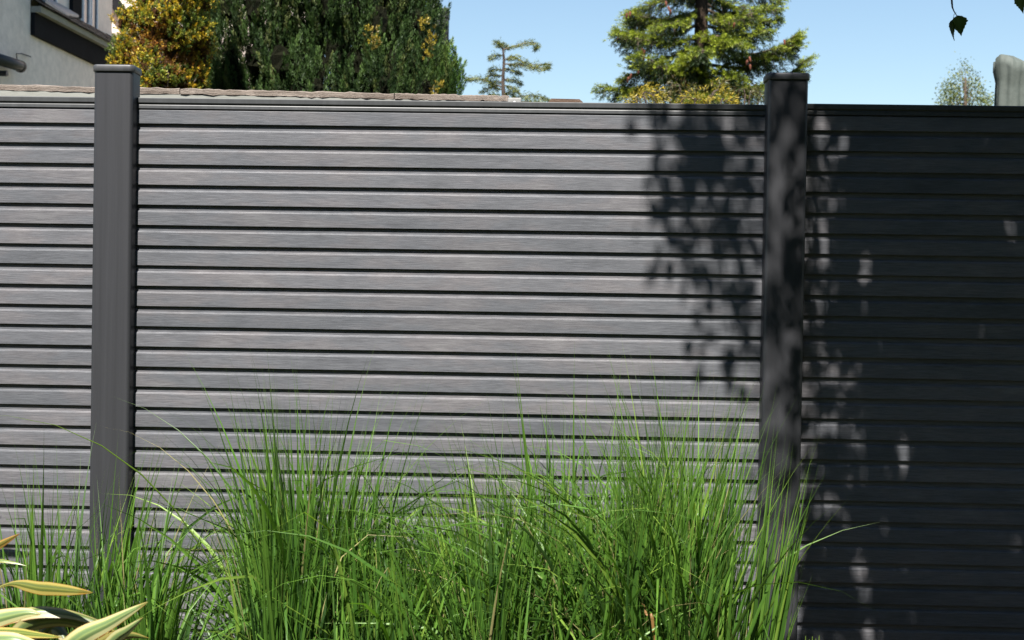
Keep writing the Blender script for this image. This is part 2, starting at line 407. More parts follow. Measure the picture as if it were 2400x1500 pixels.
# skirt roof tiles between verge and upper wall
nt_ = 14; ds = (s_far+0.5-s_split)/nt_
zr = z_top + 0.29
for r in range(3):
    for k in range(nt_):
        a0, a1 = r/3, (r+1.25)/3
        x0 = 0.16+(RC-0.16)*a0; x1 = 0.16+(RC-0.16)*min(a1, 1); z0 = z_top+0.06+(zr-z_top-0.06)*a0+0.02; z1 = z_top+0.06+(zr-z_top-0.06)*min(a1, 1)
        s0 = s_split+0.015+(k+0.5*(r % 2))*ds; s1 = s0+ds-0.012; j = random.uniform(-0.008, 0.008)
        mb = MB(); mb.add([(x0, s0, z0+j), (x0, s1, z0+j), (x1, s1, z1+j), (x1, s0, z1+j), (x0, s0, z0+j-0.022), (x0, s1, z0+j-0.022), (x1, s1, z1+j-0.022), (x1, s0, z1+j-0.022)],
               [(0,1,2,3),(7,6,5,4),(0,4,5,1),(1,5,6,2),(2,6,7,3),(3,7,4,0)])
        mb.build('roof_tile', MAT['tile'], house, loc=(0, 0, 0))
mb = MB(); s1 = hs(118, 40, RC)[0]
mb.add([(0.17, s_split+0.01, z_top+0.12), (0.12, s_split+0.7, z_top+0.13), (RC+0.01, s1+0.9, zr+0.05), (RC+0.01, s_split+0.01, zr+0.05),
        (0.17, s_split+0.01, z_top+0.09), (0.12, s_split+0.7, z_top+0.10), (RC+0.01, s1+0.9, zr+0.02), (RC+0.01, s_split+0.01, zr+0.02)],
       [(0,1,2,3),(7,6,5,4),(0,4,5,1),(1,5,6,2),(2,6,7,3),(3,7,4,0)])
mb.build('lead_flashing', MAT['lead'], house, loc=(0, 0, 0))
sa, sb = hs(162, 30, RC)[0], hs(183, 30, RC)[0]
hbox('timber_post', MAT['black'], RC, RC+0.05, sa, sb, zr, 8.4)
def window(u0, u1, vs, off):
    s0, zsill = hs(u0, vs, RC); s1 = hs(u1, vs, RC)[0]
    w = hbox('window', MAT['white'], RC, RC+0.03, s0, s1, zsill, zsill+1.3)
    for i in range(2):
        a = s0+0.05+(s1-s0)*0.5*i; bb = s0+(s1-s0)*0.5*(i+1)-0.04
        hbox('pane', MAT['glass'], RC+0.031, RC+0.034, a, bb, zsill+0.07, zsill+1.22, w)
        for (c0, c1) in ((a-0.02, a), (bb, bb+0.02)): hbox('casement_frame', MAT['white'], RC+0.03, RC+0.055, c0, c1, zsill+0.04, zsill+1.25, w)
        hbox('casement_frame', MAT['white'], RC+0.03, RC+0.056, a-0.02, bb+0.02, zsill+0.035, zsill+0.07, w)
    hbox('sill', MAT['white'], RC, RC+0.13, s0-0.02, s1+0.12, zsill-0.06, zsill-0.005, w)
window(184, 222, 62, RC)
window(92, 126, 4, RC)
# gutter end with bracket, wall wire
s0, z0 = hs(48, 156, 0.12); s1, z1 = hs(-40, 128, 0.12)
mb = MB(); P = np.array([(0.12, s1, z1), (0.12, s0-0.05, z0+0.004), (0.12, s0, z0)])
mb.tube(P, [0.062, 0.062, 0.062], 16); g = mb.build('gutter_pipe', MAT['pipe'], house, True, loc=(0, 0, 0))
mb = MB(); mb.tube([(0.12, s0-0.02, z0), (0.12, s0+0.012, z0)], [0.067, 0.067], 16); mb.build('end_cap', MAT['pipe'], g, loc=(0, 0, 0))
s2, z2 = hs(2, 172, 0.06); mb = MB(); mb.tube([(0.0, s2, z2), (0.13, s2, z2)], 0.03, 10); mb.build('pipe_bracket', MAT['pipe'], house, loc=(0, 0, 0))
P = [np.array((0.03, *hs(u, v, 0.03))) for u, v in ((40, 140), (38.5, 125.5), (50, 125.5), (61, 129), (72, 133))]
mb = MB(); mb.tube(P, 0.006, 6); mb.build('wall_wire', MAT['twig'], house, loc=(0, 0, 0))
# far sunlit gable of the same house
p = at(262, 100, 15.5); gy = float(np.dot(at(262, 60, 16.2)-H0, HD))
mb = MB(); mb.box((-4, gy, 0), (2.2, gy+0.2, 8.4)); mb.build('gable_wall', MAT['render'], house, loc=(0, 0, 0))
def hl(u, v, y):
    p = at(u, v, y)-H0; return np.array([np.dot(p, HN), np.dot(p, HD), p[2]])
A, B = hl(240, -34, 16.0), hl(306, 62, 16.0)
d = B-A; mb = MB(); w = 0.13
mb.add([A+(0, 0, w), B+(0, 0, w), B+(0, 0, -w), A+(0, 0, -w), A+(0, .12, w), B+(0, .12, w), B+(0, .12, -w), A+(0, .12, -w)],
       [(3,2,1,0),(4,5,6,7),(0,1,5,4),(1,2,6,5),(2,3,7,6),(3,0,4,7)])
mb.build('bargeboard', MAT['black'], house, loc=(0, 0, 0))

# ------------------------------------------------------------------ foliage tools
def frames(D, spin):
    """D (n,3) axis directions -> rotation matrices whose third column is D"""
    D = unit(D); ref = np.where(np.abs(D[:, 2:3]) < 0.9, np.array([[0, 0, 1.0]]), np.array([[1.0, 0, 0]]))
    a = unit(np.cross(ref, D)); b = np.cross(D, a)
    c, s = np.cos(spin)[:, None], np.sin(spin)[:, None]
    return np.stack([a*c+b*s, -a*s+b*c, D], -1)
def rhombi(base, dirs, length, width, nrm, fold=0.15):
    """diamond leaves: (n,4,3)"""
    d = unit(dirs); side = unit(np.cross(d, nrm)); up = np.cross(side, d)
    L = np.asarray(length)[:, None]; Wd = np.asarray(width)[:, None]
    m = base + d*L*0.45
    return np.stack([base, m+side*Wd*0.5+up*Wd*fold, base+d*L, m-side*Wd*0.5+up*Wd*fold], 1)
def plume(nl, seed, slim=0.28, leaf=0.26, wid=0.08, out=0.75):
    r = np.random.default_rng(seed)
    s = r.random(nl)**0.8; ph = r.random(nl)*2*np.pi
    rad = np.stack([np.cos(ph), np.sin(ph), 0*ph], 1)
    base = rad*(slim*(1-s)*r.random(nl)**0.7)[:, None]*0.7 + np.stack([0*s, 0*s, s*0.85], 1)
    d = rad*(out*(0.5+0.7*r.random(nl)))[:, None] + np.array([0, 0, 1.0])
    n = unit(r.normal(size=(nl, 3))+rad)
    return rhombi(base, d, leaf*(0.7+0.6*r.random(nl)), wid*(0.7+0.6*r.random(nl)), n)
def place(T, P, D, sc, cols, cvar=0.15, tip=None):
    """instances of template T (q,4,3) -> V, F, col"""
    n, q = len(P), len(T)
    Rm = frames(D, RNG.random(n)*6.283)
    V = np.einsum('nij,qkj->nqki', Rm, T)*np.asarray(sc)[:, None, None, None] + P[:, None, None, :]
    C = np.repeat(cols[:, None, :], q, 1)*(1+RNG.normal(0, cvar, (n, q, 1)))
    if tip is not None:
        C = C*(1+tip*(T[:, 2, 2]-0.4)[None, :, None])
    C = np.repeat(np.clip(C, 0.003, 1)[:, :, None, :], 4, 2)
    return V.reshape(-1, 3), C.reshape(-1, 3)
def leafmesh(name, V, C, mat):
    F = np.arange(len(V)).reshape(-1, 4)
    return mesh(name, V, F, mat, False, C)
def on_ellipsoid(n, c, r):
    d = unit(RNG.normal(size=(n, 3))); return np.asarray(c)+d*np.asarray(r), unit(d/np.asarray(r))
def pick(cols, n, w=None):
    cols = np.array(cols); return cols[RNG.choice(len(cols), n, p=w)]

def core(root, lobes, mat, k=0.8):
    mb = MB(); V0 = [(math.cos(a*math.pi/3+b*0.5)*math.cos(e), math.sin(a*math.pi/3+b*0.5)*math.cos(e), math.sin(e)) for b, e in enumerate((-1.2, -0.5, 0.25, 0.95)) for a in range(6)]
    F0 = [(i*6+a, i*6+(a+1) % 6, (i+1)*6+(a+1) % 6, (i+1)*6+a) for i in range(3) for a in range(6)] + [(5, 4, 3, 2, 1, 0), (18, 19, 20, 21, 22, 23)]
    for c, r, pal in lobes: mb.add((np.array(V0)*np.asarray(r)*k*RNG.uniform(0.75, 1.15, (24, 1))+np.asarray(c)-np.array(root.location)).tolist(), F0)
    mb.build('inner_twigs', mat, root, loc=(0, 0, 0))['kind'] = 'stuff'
def plume_tree(root, lobes, per, sizes, palette, weights, mat, tmpl, upness=1.0, cvar=0.15, tip=0.5, name='foliage'):
    VV, CC = [], []
    for c, r, pal in lobes:
        P, Nn = on_ellipsoid(per, c, r)
        P = P + RNG.normal(0, 0.02, P.shape) - Nn*RNG.random((per, 1))*0.12*np.min(r)
        D = Nn*0.55 + np.array([0, 0, upness]) + RNG.normal(0, 0.16, P.shape)
        cols = pick(palette[pal], per, weights[pal]) * (0.85+0.3*RNG.random((per, 1)))
        for t in range(len(tmpl)):
            k = np.arange(per) % len(tmpl) == t
            v, cc = place(tmpl[t], P[k], D[k], RNG.uniform(*sizes, k.sum()), cols[k], cvar, tip); VV.append(v); CC.append(cc)
    o = link(name, leafmesh(name, np.vstack(VV)-np.array(root.location), np.vstack(CC), mat), root, (0, 0, 0)); o['kind'] = 'stuff'
    return o

# ------------------------------------------------------------------ dark green conifer
YY = 6.5
def px(u, v, y=YY): return at(u, v, y)
c0 = px(770, 150); root = empty('dark_conifer', (c0[0], YY+0.3, 0), 'big dark green upright conifer with feathery sprays, behind the fence', 'conifer')
lobes = []
r_ = random.Random(3)
for v in range(-140, 420, 46):
    for u in range(480, 1060, 52):
        uu, vv = u+r_.uniform(-30, 30), v+r_.uniform(-26, 26)
        lim = 988 if vv < 170 else 1012
        if uu > lim: uu = lim - r_.uniform(0, 25)
        y = YY + r_.uniform(-0.15, 0.45) + 0.55*((uu-760)/300)**2
        lobes.append((px(uu, vv, y), (r_.uniform(0.10, 0.17), r_.uniform(0.10, 0.17), r_.uniform(0.20, 0.36)), 0))
for u, v in ((1046, 205), (1062, 215), (1035, 180)): lobes.append((px(u, v, YY+0.3), (0.05, 0.06, 0.13), 1))
for v in range(-60, 300, 40): lobes.append((px(468+r_.uniform(-8, 8), v, YY+0.35), (0.12, 0.12, 0.25), 0))
gold = []
for u, v in ((868, 78), (872, 105), (1012, 98), (1006, 130), (1022, 212), (1000, 60)): gold.append((px(u, v, YY-0.20), (0.022, 0.02, 0.04), 2))
for k in range(70):                                      # the back and sides of the crown
    a = r_.uniform(0, math.pi); lobes.append((np.array([c0[0]+0.66*math.cos(a), YY+0.6+0.6*math.sin(a), r_.uniform(1.4, 4.8)]), (0.24, 0.24, 0.42), 0))
pal = [[(0.036, 0.070, 0.018), (0.052, 0.096, 0.024), (0.072, 0.122, 0.030), (0.092, 0.112, 0.032), (0.024, 0.048, 0.014)],
       [(0.07, 0.13, 0.025), (0.05, 0.10, 0.025), (0.10, 0.15, 0.03)], [(0.38, 0.29, 0.03), (0.30, 0.22, 0.03), (0.16, 0.12, 0.02)]]
wts = [[.25, .3, .2, .1, .15], None, None]
T = [plume(72, s, 0.24, 0.130, 0.030, 0.48) for s in (1, 2, 3)]
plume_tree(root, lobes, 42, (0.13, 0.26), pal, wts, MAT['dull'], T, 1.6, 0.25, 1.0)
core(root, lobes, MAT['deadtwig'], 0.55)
plume_tree(root, gold, 10, (0.03, 0.055), pal, wts, MAT['leaf'], [plume(16, 31, 0.45, 0.42, 0.17, 1.1)], 0.7, 0.25, 0.5, 'golden_sprigs')
mb = MB(); mb.tube([(0, 0.25, 0), (0.02, 0.25, 2.5), (0, 0.25, 5.0)], [0.14, 0.09, 0.03], 10); mb.build('trunk', MAT['bark'], root, True, loc=(0, 0, 0))
mb = MB()
for k in range(60):
    z = r_.uniform(0.6, 4.6); a = r_.uniform(0, 6.28); rr = r_.uniform(0.4, 0.68); x, y = rr*math.cos(a)*1.1, 0.25+rr*math.sin(a)*0.7
    mb.tube([(0, 0.25, z), (x*0.6, 0.25+(y-0.25)*0.6, z+0.15), (x, y, z+0.5)], [0.022, 0.014, 0.006], 5)
mb.build('branches', MAT['bark'], root, True, loc=(0, 0, 0))['kind'] = 'stuff'

# ------------------------------------------------------------------ golden conifer
GYY = 5.6
c0 = at(372, 120, GYY); root = empty('golden_conifer', (c0[0], GYY+0.15, 0), 'golden yellow and rusty brown conifer beside the house', 'conifer')
lobes = []
for v in range(-150, 420, 24):
    le = float(np.interp(v, [-150, 0, 50, 110, 240], [345, 322, 298, 274, 268])); ri = 468
    for u in range(-4, 5):
        uu = (le+ri)/2 + (u/4.0)*(ri-le)/2 + r_.uniform(-9, 9); vv = v+r_.uniform(-13, 13)
        y = GYY + 0.30*(1-math.cos(min(1, abs(u)/4.5)*1.5)) + r_.uniform(-0.05, 0.07)
        n_ = math.sin(uu*0.045+vv*0.02)+math.sin(vv*0.05-uu*0.02+1)+r_.uniform(-0.9, 0.9)
        inner = abs(uu-385) < 42 and 60 < vv < 235
        rust = inner and r_.random() < 0.6 or n_ < -0.6
        lobes.append((at(uu, vv, y+(0.10 if rust else 0)), (0.042, 0.042, 0.06), 1 if rust else (2 if n_ > 1.1 else 0)))
for k in range(90):
    a = r_.uniform(0, math.pi); z = r_.uniform(1.3, 4.0)
    lobes.append((np.array([c0[0]+0.02+0.20*math.cos(a), GYY+0.25+0.28*math.sin(a), z]), (0.10, 0.10, 0.11), 0))
pal = [[(0.40, 0.27, 0.018), (0.30, 0.25, 0.02), (0.16, 0.18, 0.025), (0.06, 0.10, 0.02), (0.48, 0.30, 0.02)],
       [(0.16, 0.07, 0.02), (0.26, 0.11, 0.02), (0.10, 0.045, 0.015), (0.34, 0.19, 0.02), (0.12, 0.10, 0.02)],
       [(0.10, 0.14, 0.025), (0.05, 0.085, 0.02), (0.20, 0.20, 0.025)]]
wts = [[.22, .22, .26, .2, .10], [.3, .25, .2, .15, .1], None]
T = [plume(16, s, 0.45, 0.42, 0.17, 1.1) for s in (11, 12, 13)]
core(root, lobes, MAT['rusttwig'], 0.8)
pal = [[tuple(1.3*x for x in c) for c in p_] for p_ in pal]
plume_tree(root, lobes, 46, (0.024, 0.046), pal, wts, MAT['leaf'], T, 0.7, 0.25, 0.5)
mb = MB(); mb.tube([(0.03, 0.05, 0), (0.05, 0.06, 2.0), (0, 0.08, 4.0)], [0.06, 0.045, 0.02], 10); mb.build('trunk', MAT['bark'], root, True, loc=(0, 0, 0))
mb = MB()
for k in range(70):
    z = r_.uniform(0.8, 3.6); a = r_.uniform(0, 6.28); rr = r_.uniform(0.15, 0.28)
    mb.tube([(0.04, 0.06, z), (rr*math.cos(a)*0.6, 0.06+rr*math.sin(a)*0.6, z+0.1), (rr*math.cos(a), 0.06+rr*math.sin(a), z+0.28)], [0.012, 0.008, 0.003], 5)
mb.build('branches', MAT['bark'], root, True, loc=(0, 0, 0))['kind'] = 'stuff'

# ------------------------------------------------------------------ dark post behind the conifer's edge
q = at(1040, 20, 8.0); q1 = at(1052, 20, 8.0)
root = empty('dark_pole', (q[0], 8.0, 0), 'dark grey square pole with a small box at the conifer edge', 'pole')
hw = (q1[0]-q[0]); mb = MB(); mb.box((-hw*1.6, -0.04, 0), (hw, 0.06, q[2])); mb.build('shaft', MAT['pipe'], root, bevel=0.006, loc=(0, 0, 0))
mb = MB(); mb.box((-hw*1.8, -0.05, q[2]-0.09), (hw*1.12, 0.07, q[2]-0.004)); mb.build('pole_cap', MAT['pipe'], root, bevel=0.006, loc=(0, 0, 0))
za, zb = at(1056, 162, 8.0)[2], at(1056, 148, 8.0)[2]; xb = at(1060, 150, 8.0)[0]-q[0]
mb = MB(); mb.box((hw-0.01, -0.03, za), (xb, 0.05, zb)); mb.build('junction_box', MAT['pipe'], root, bevel=0.004, loc=(0, 0, 0))

# ------------------------------------------------------------------ spruce
SY = 12.5
base = at(1640, 240, SY); root = empty('spruce_tree', (base[0], SY, 0), 'tall spruce with layered bright green branches and rusty cones', 'tree')
tp, bt = at(1650, -260, SY), at(1640, 240, SY)
mb = MB(); mb.tube([(0, 0, 0), (0.0, 0, bt[2]), (tp[0]-base[0], 0, tp[2]+1.5)], [0.13, 0.095, 0.03], 12); mb.build('trunk', MAT['sprucebark'], root, True, loc=(0, 0, 0))
BR = []                                              # branches as polylines in world space
spec = [((1640, -30), (1560, 0), (1478, 28)), ((1642, 30), (1560, 45), (1500, 40), (1482, 52)), ((1640, 55), (1570, 82), (1500, 82), (1450, 72)),
        ((1640, 88), (1560, 100), (1500, 92), (1449, 80)), ((1636, 110), (1580, 130), (1520, 150), (1490, 130)), ((1634, 140), (1570, 165), (1500, 172), (1462, 186)),
        ((1634, 165), (1540, 195), (1470, 210), (1404, 204)), ((1650, -60), (1740, -30), (1826, 0)), ((1650, -20), (1730, 20), (1828, 22)), ((1650, 20), (1730, 52), (1822, 48)),
        ((1650, 60), (1740, 80), (1800, 70)), ((1650, 95), (1740, 128), (1820, 112), (1870, 82)), ((1650, 120), (1740, 140), (1830, 120), (1868, 95)),
        ((1648, 150), (1740, 160), (1800, 140)), ((1646, 175), (1760, 205), (1850, 172), (1886, 142)), ((1640, 190), (1700, 215), (1780, 205)),
        ((1640, 180), (1600, 205), (1540, 225)), ((1655, 10), (1700, 30), (1780, 40)), ((1640, 20), (1590, 50), (1540, 60)), ((1645, 190), (1680, 190), (1720, 175)),
        ((1640, 205), (1640, 225), (1640, 260)), ((1640, 150), (1610, 180), (1580, 200))]
for pl in spec:
    off = r_.uniform(-0.55, 0.35); k = len(pl)-1
    BR.append(spline([at(u, v, SY+off*i/k) for i, (u, v) in enumerate(pl)], 14))
for k in range(34):                                  # branches towards and away from the viewer, and the top and skirt out of sight
    z = r_.choice([r_.uniform(1.2, 5.6), r_.uniform(5.0, 7.0)]); a = r_.uniform(0, 6.28); L = r_.uniform(0.6, 1.1)*(1.0 if z < 5 else 0.7)
    if abs(math.cos(a)) > 0.85: continue
    p0 = np.array([base[0], SY, z]); d = np.array([math.cos(a), math.sin(a), 0])
    BR.append(spline([p0, p0+d*L*0.5+(0, 0, -0.10*L), p0+d*L+(0, 0, -0.02)], 12))
for k in range(46):                                  # short sprays facing the viewer that half hide the trunk
    z = r_.uniform(2.0, 4.6); a = R(-90)+r_.uniform(-1.0, 1.0); L = r_.uniform(0.25, 0.75)
    p0 = np.array([base[0], SY, z]); d = np.array([math.cos(a), math.sin(a), 0])
    BR.append(spline([p0, p0+d*L*0.5+(0, 0, -0.06*L), p0+d*L+(0, 0, -0.18*L)], 10))
mb = MB(); SP, SD, SC = [], [], []
for P in BR:
    L = np.linalg.norm(np.diff(P, axis=0), axis=1).sum(); loc = P-np.array([base[0], SY, 0])
    mb.tube(loc, np.linspace(0.024, 0.006, len(P)), 5)
    Tn = unit(np.gradient(P, axis=0)); nn = int(L*125)
    for j in range(nn):
        f = r_.uniform(0.08, 1.0); i = f*(len(P)-1); i0 = min(int(i), len(P)-2); p = P[i0]+(P[i0+1]-P[i0])*(i-i0); t = Tn[i0]
        side = unit(np.cross(t, (0, 0, 1.0)))*r_.choice((-1, 1))
        tw = (0.07+0.20*math.sin(math.pi*min(1, f*0.85+0.1)))*r_.uniform(0.4, 1.1)
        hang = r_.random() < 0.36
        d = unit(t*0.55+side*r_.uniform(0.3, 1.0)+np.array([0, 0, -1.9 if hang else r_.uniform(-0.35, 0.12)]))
        e = p+d*tw
        if r_.random() < 0.4: mb.tube([p-np.array([base[0], SY, 0]), e-np.array([base[0], SY, 0])], [0.005, 0.003], 4)
        m = max(2, int(tw/0.035))
        for q_ in range(m):
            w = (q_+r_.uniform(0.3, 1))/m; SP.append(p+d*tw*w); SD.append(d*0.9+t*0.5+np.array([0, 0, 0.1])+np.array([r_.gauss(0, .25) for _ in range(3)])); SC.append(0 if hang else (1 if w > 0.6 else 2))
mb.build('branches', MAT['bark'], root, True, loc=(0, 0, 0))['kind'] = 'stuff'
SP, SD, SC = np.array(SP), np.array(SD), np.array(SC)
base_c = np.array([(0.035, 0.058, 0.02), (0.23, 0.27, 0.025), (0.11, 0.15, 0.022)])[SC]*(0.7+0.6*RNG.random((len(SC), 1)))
T = [plume(15, s, 0.16, 0.36, 0.075, 1.0) for s in (21, 22, 23)]
VV, CC = [], []
for t in range(3):
    k = np.arange(len(SP)) % 3 == t; v, c = place(T[t], SP[k], SD[k], RNG.uniform(0.06, 0.11, k.sum()), base_c[k], 0.2, 0.6); VV.append(v); CC.append(c)
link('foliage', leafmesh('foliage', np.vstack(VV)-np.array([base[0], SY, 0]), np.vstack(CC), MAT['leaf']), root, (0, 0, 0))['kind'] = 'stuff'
mb = MB(); Vp = [(0.0, 0.0), (0.014, -0.008), (0.019, -0.03), (0.017, -0.06), (0.010, -0.085), (0.0, -0.095)]
V = [(0.75*r*math.cos(a*math.pi/4), 0.75*r*math.sin(a*math.pi/4), 0.8*z) for r, z in Vp for a in range(8)]
F = [(i*8+a, i*8+(a+1) % 8, (i+1)*8+(a+1) % 8, (i+1)*8+a) for i in range(5) for a in range(8)]
cme = mesh('cone', V, F, MAT['cone'], True)
for u, v in ((1505, 112), (1512, 116), (1508, 128), (1520, 132), (1560, 2), (1566, 14), (1572, 22), (1477, 26), (1470, 30), (1449, 88), (1473, 180), (1498, 162), (1752, 140), (1758, 150), (1722, 52), (1838, 92), (1756, 132), (1480, 172)):
    p = at(u, v, SY-0.45)-np.array([base[0], SY, 0]); o = link('cone', cme, root, p); o.rotation_euler = (r_.uniform(-.3, .3), r_.uniform(-.3, .3), 0)

# ------------------------------------------------------------------ young cedar far behind
DY = 17.0
base = at(1182, 240, DY); root = empty('young_cedar', (base[0], DY, 0), 'thin young cedar top with drooping airy branches against the sky', 'tree')
O = np.array([base[0], DY, 0])
stem = [(1184, 300), (1181, 235), (1179, 190), (1181, 140), (1177, 112), (1166, 100)]
mb = MB(); P = spline([np.array([base[0], DY, 0])] + [at(u, v, DY) for u, v in stem], 30)-O
mb.tube(P, np.linspace(0.05, 0.006, 30), 8); mb.build('trunk', MAT['twig'], root, True, loc=(0, 0, 0))
limbs = [((1166, 100), (1178, 104), (1188, 112)), ((1177, 118), (1205, 108), (1240, 100), (1258, 104), (1254, 114)), ((1178, 112), (1168, 103), (1160, 97)), ((1180, 130), (1160, 130), (1147, 136)),
         ((1180, 142), (1205, 134), (1240, 150), (1288, 150)), ((1180, 150), (1220, 152), (1260, 160), (1286, 158)), ((1180, 165), (1160, 162), (1148, 166)), ((1180, 160), (1205, 166), (1220, 172)),
         ((1179, 178), (1150, 176), (1138, 186)), ((1179, 186), (1205, 188), (1222, 196)), ((1178, 205), (1130, 186), (1092, 184)), ((1178, 210), (1150, 205), (1128, 214)), ((1180, 200), (1200, 205), (1216, 215)),
         ((1182, 240), (1220, 226), (1258, 226), (1285, 232)), ((1178, 225), (1195, 215), (1205, 226)), ((1180, 235), (1160, 222), (1145, 222)), ((1179, 195), (1165, 190), (1155, 197)), ((1182, 250), (1230, 238), (1270, 240))]
mb = MB(); VV, CC = [], []
for pl in limbs:
    off = r_.uniform(-0.4, 0.4); k = len(pl)-1
    P = spline([at(u, v, DY+off*i/k) for i, (u, v) in enumerate(pl)], 16); mb.tube(P-O, np.linspace(0.014, 0.003, 16), 5)
    L = np.linalg.norm(np.diff(P, axis=0), axis=1).sum(); n_ = int(L*720)
    f = RNG.random(n_)*15*0.92+1.2; i0 = np.minimum(f.astype(int), 14); pp = P[i0]+(P[i0+1]-P[i0])*(f-i0)[:, None]
    T_ = unit(np.gradient(P, axis=0))[i0]
    sw = np.sin(np.pi*np.clip(f/16, 0.08, 1))[:, None]
    pp = pp+RNG.normal(0, 1, (n_, 3))*np.array([0.025, 0.09, 0.026])*sw - np.array([0, 0, 0.008])
    d = T_+RNG.normal(0, 0.5, (n_, 3))+np.array([0, 0, -0.15])
    q_ = rhombi(pp, d, RNG.uniform(0.04, 0.085, n_), RNG.uniform(0.007, 0.013, n_), unit(RNG.normal(size=(n_, 3)))); VV.append(q_.reshape(-1, 3))
    CC.append(np.repeat(pick([(0.17, 0.19, 0.045), (0.24, 0.25, 0.05), (0.10, 0.13, 0.04), (0.12, 0.14, 0.06)], n_)*(0.7+0.6*RNG.random((n_, 1))), 4, 0))
mb.build('branches', MAT['bark'], root, True, loc=(0, 0, 0))['kind'] = 'stuff'
link('foliage', leafmesh('foliage', np.vstack(VV)-O, np.vstack(CC), MAT['leaf']), root, (0, 0, 0))['kind'] = 'stuff'

# ------------------------------------------------------------------ golden cypress in front of the spruce
def frond_shrub(name, y, arcs, label, cat, cols, leaf=(0.014, 0.028), wid=(0.003, 0.0065), dens=1500):
    x0 = np.mean([at(a[0][0], a[0][1], y)[0] for a in arcs]); O = np.array([x0, y, 0.0]); root = empty(name, O, label, cat)
    mb = MB(); VV, CC = [], []
    for a in arcs:
        off = r_.uniform(-0.25, 0.15); P = spline([O*np.array([1, 1, 0])+np.array([(at(a[0][0], a[0][1], y)[0]-x0)*0.4, 0, 0.9])]+[at(u, v, y+off) for u, v in a], 26)
        mb.tube(P-O, np.linspace(0.007, 0.0015, 26), 5)
        P2 = P[8:]; L = np.linalg.norm(np.diff(P2, axis=0), axis=1).sum(); n_ = int(L*dens)
        f = RNG.random(n_)*(len(P2)-1.01); i0 = f.astype(int); t = unit(np.gradient(P2, axis=0))[i0]
        side = unit(np.cross(t, np.array([0.2, 1.0, 0.1])))*np.where(RNG.random(n_) < .5, 1, -1)[:, None]
        sub = RNG.random(n_)[:, None]*0.065*(1.05-f/len(P2))[:, None]
        pp = P2[i0]+(P2[i0+1]-P2[i0])*(f-i0)[:, None]+(side*0.8+t*0.7)*sub+RNG.normal(0, 0.008, (n_, 3))*np.array([1, 3, 1])
        d = t*0.8+side*0.6+RNG.normal(0, 0.35, (n_, 3))+np.array([0, 0, -0.25])
        VV.append(rhombi(pp, d, RNG.uniform(*leaf, n_), RNG.uniform(*wid, n_), unit(RNG.normal(size=(n_, 3)))).reshape(-1, 3))
        CC.append(np.repeat(pick(cols, n_)*(0.7+0.6*RNG.random((n_, 1))), 4, 0))
    mb.build('branches', MAT['twig'], root, True, loc=(0, 0, 0))['kind'] = 'stuff'
    link('foliage', leafmesh('foliage', np.vstack(VV)-O, np.vstack(CC), MAT['leaf']), root, (0, 0, 0))['kind'] = 'stuff'
    return root
arcs = [((1500, 300), (1490, 238), (1512, 222), (1542, 242)), ((1520, 300), (1505, 226), (1525, 220), (1548, 247)), ((1540, 300), (1530, 218), (1545, 218), (1560, 242)), ((1510, 300), (1485, 246), (1474, 244)),
        ((1650, 300), (1672, 222), (1690, 212), (1705, 216)), ((1640, 300), (1625, 234), (1605, 230), (1590, 246)), ((1680, 300), (1702, 238), (1725, 240)), ((1625, 300), (1632, 236), (1660, 238))]
GC = [(0.46, 0.34, 0.03), (0.34, 0.27, 0.03), (0.20, 0.19, 0.03)]; OC = [(0.10, 0.11, 0.022), (0.06, 0.085, 0.02), (0.16, 0.13, 0.03), (0.08, 0.055, 0.025)]
frond_shrub('golden_cypress', 3.2, arcs, 'low golden cypress sprays arching just above the rail, before the spruce', 'shrub', GC, dens=1000)
arcs = [((1600, 300), (1594, 208), (1582, 200), (1566, 218)), ((1575, 300), (1570, 232), (1556, 228)), ((1660, 300), (1684, 206), (1698, 196)), ((1740, 300), (1745, 218), (1735, 210), (1722, 218)), ((1750, 300), (1760, 216), (1775, 226)),
        ((1770, 300), (1780, 228), (1792, 236)), ((1600, 300), (1612, 216), (1630, 214))]
frond_shrub('olive_cypress', 3.5, arcs, 'olive brown cypress shrub with thin upright sprays, left of the shaded post', 'shrub', OC, dens=900)

# ------------------------------------------------------------------ far pale tree on the right
FYY = 36.0
base = at(2262, 246, FYY); O = np.array([base[0], FYY, 0]); root = empty('distant_tree', O, 'sparse pale green distant treetop beside the draped cover', 'tree')
mb = MB(); VV, CC = [], []
mb.tube(spline([O, base, at(2262, 180, FYY)], 14)-O, np.linspace(0.09, 0.01, 14), 7)
tips = [(2222, 190), (2236, 175), (2252, 160), (2262, 152), (2275, 165), (2285, 190), (2292, 210), (2240, 205), (2258, 190), (2270, 205), (2214, 215), (2225, 232), (2250, 225), (2282, 232), (2310, 226), (2318, 238), (2305, 240), (2205, 238), (2240, 240), (2265, 238), (2232, 215)]
for u, v in tips:
    e = at(u, v, FYY+r_.uniform(-0.8, 0.8)); s = at(2262+(u-2262)*0.35, v+55, FYY)
    mb.tube(spline([s, s*0.5+e*0.5+np.array([0, 0, 0.05]), e], 8)-O, np.linspace(0.015, 0.004, 8), 5)
    n_ = int(45 if v < 185 else 130); sp = np.array([0.085, 0.25, 0.19])
    pp = e+RNG.normal(0, 1, (n_, 3))*sp-np.array([0, 0, 0.1])
    VV.append(rhombi(pp, RNG.normal(size=(n_, 3)), RNG.uniform(0.05, 0.10, n_), RNG.uniform(0.03, 0.06, n_), unit(RNG.normal(size=(n_, 3)))).reshape(-1, 3))
    CC.append(np.repeat(pick([(0.16, 0.19, 0.06), (0.22, 0.24, 0.07), (0.11, 0.14, 0.06)], n_), 4, 0))
mb.build('trunk', MAT['bark'], root, True, loc=(0, 0, 0))
link('foliage', leafmesh('foliage', np.vstack(VV)-O, np.vstack(CC), MAT['leaf']), root, (0, 0, 0))['kind'] = 'stuff'

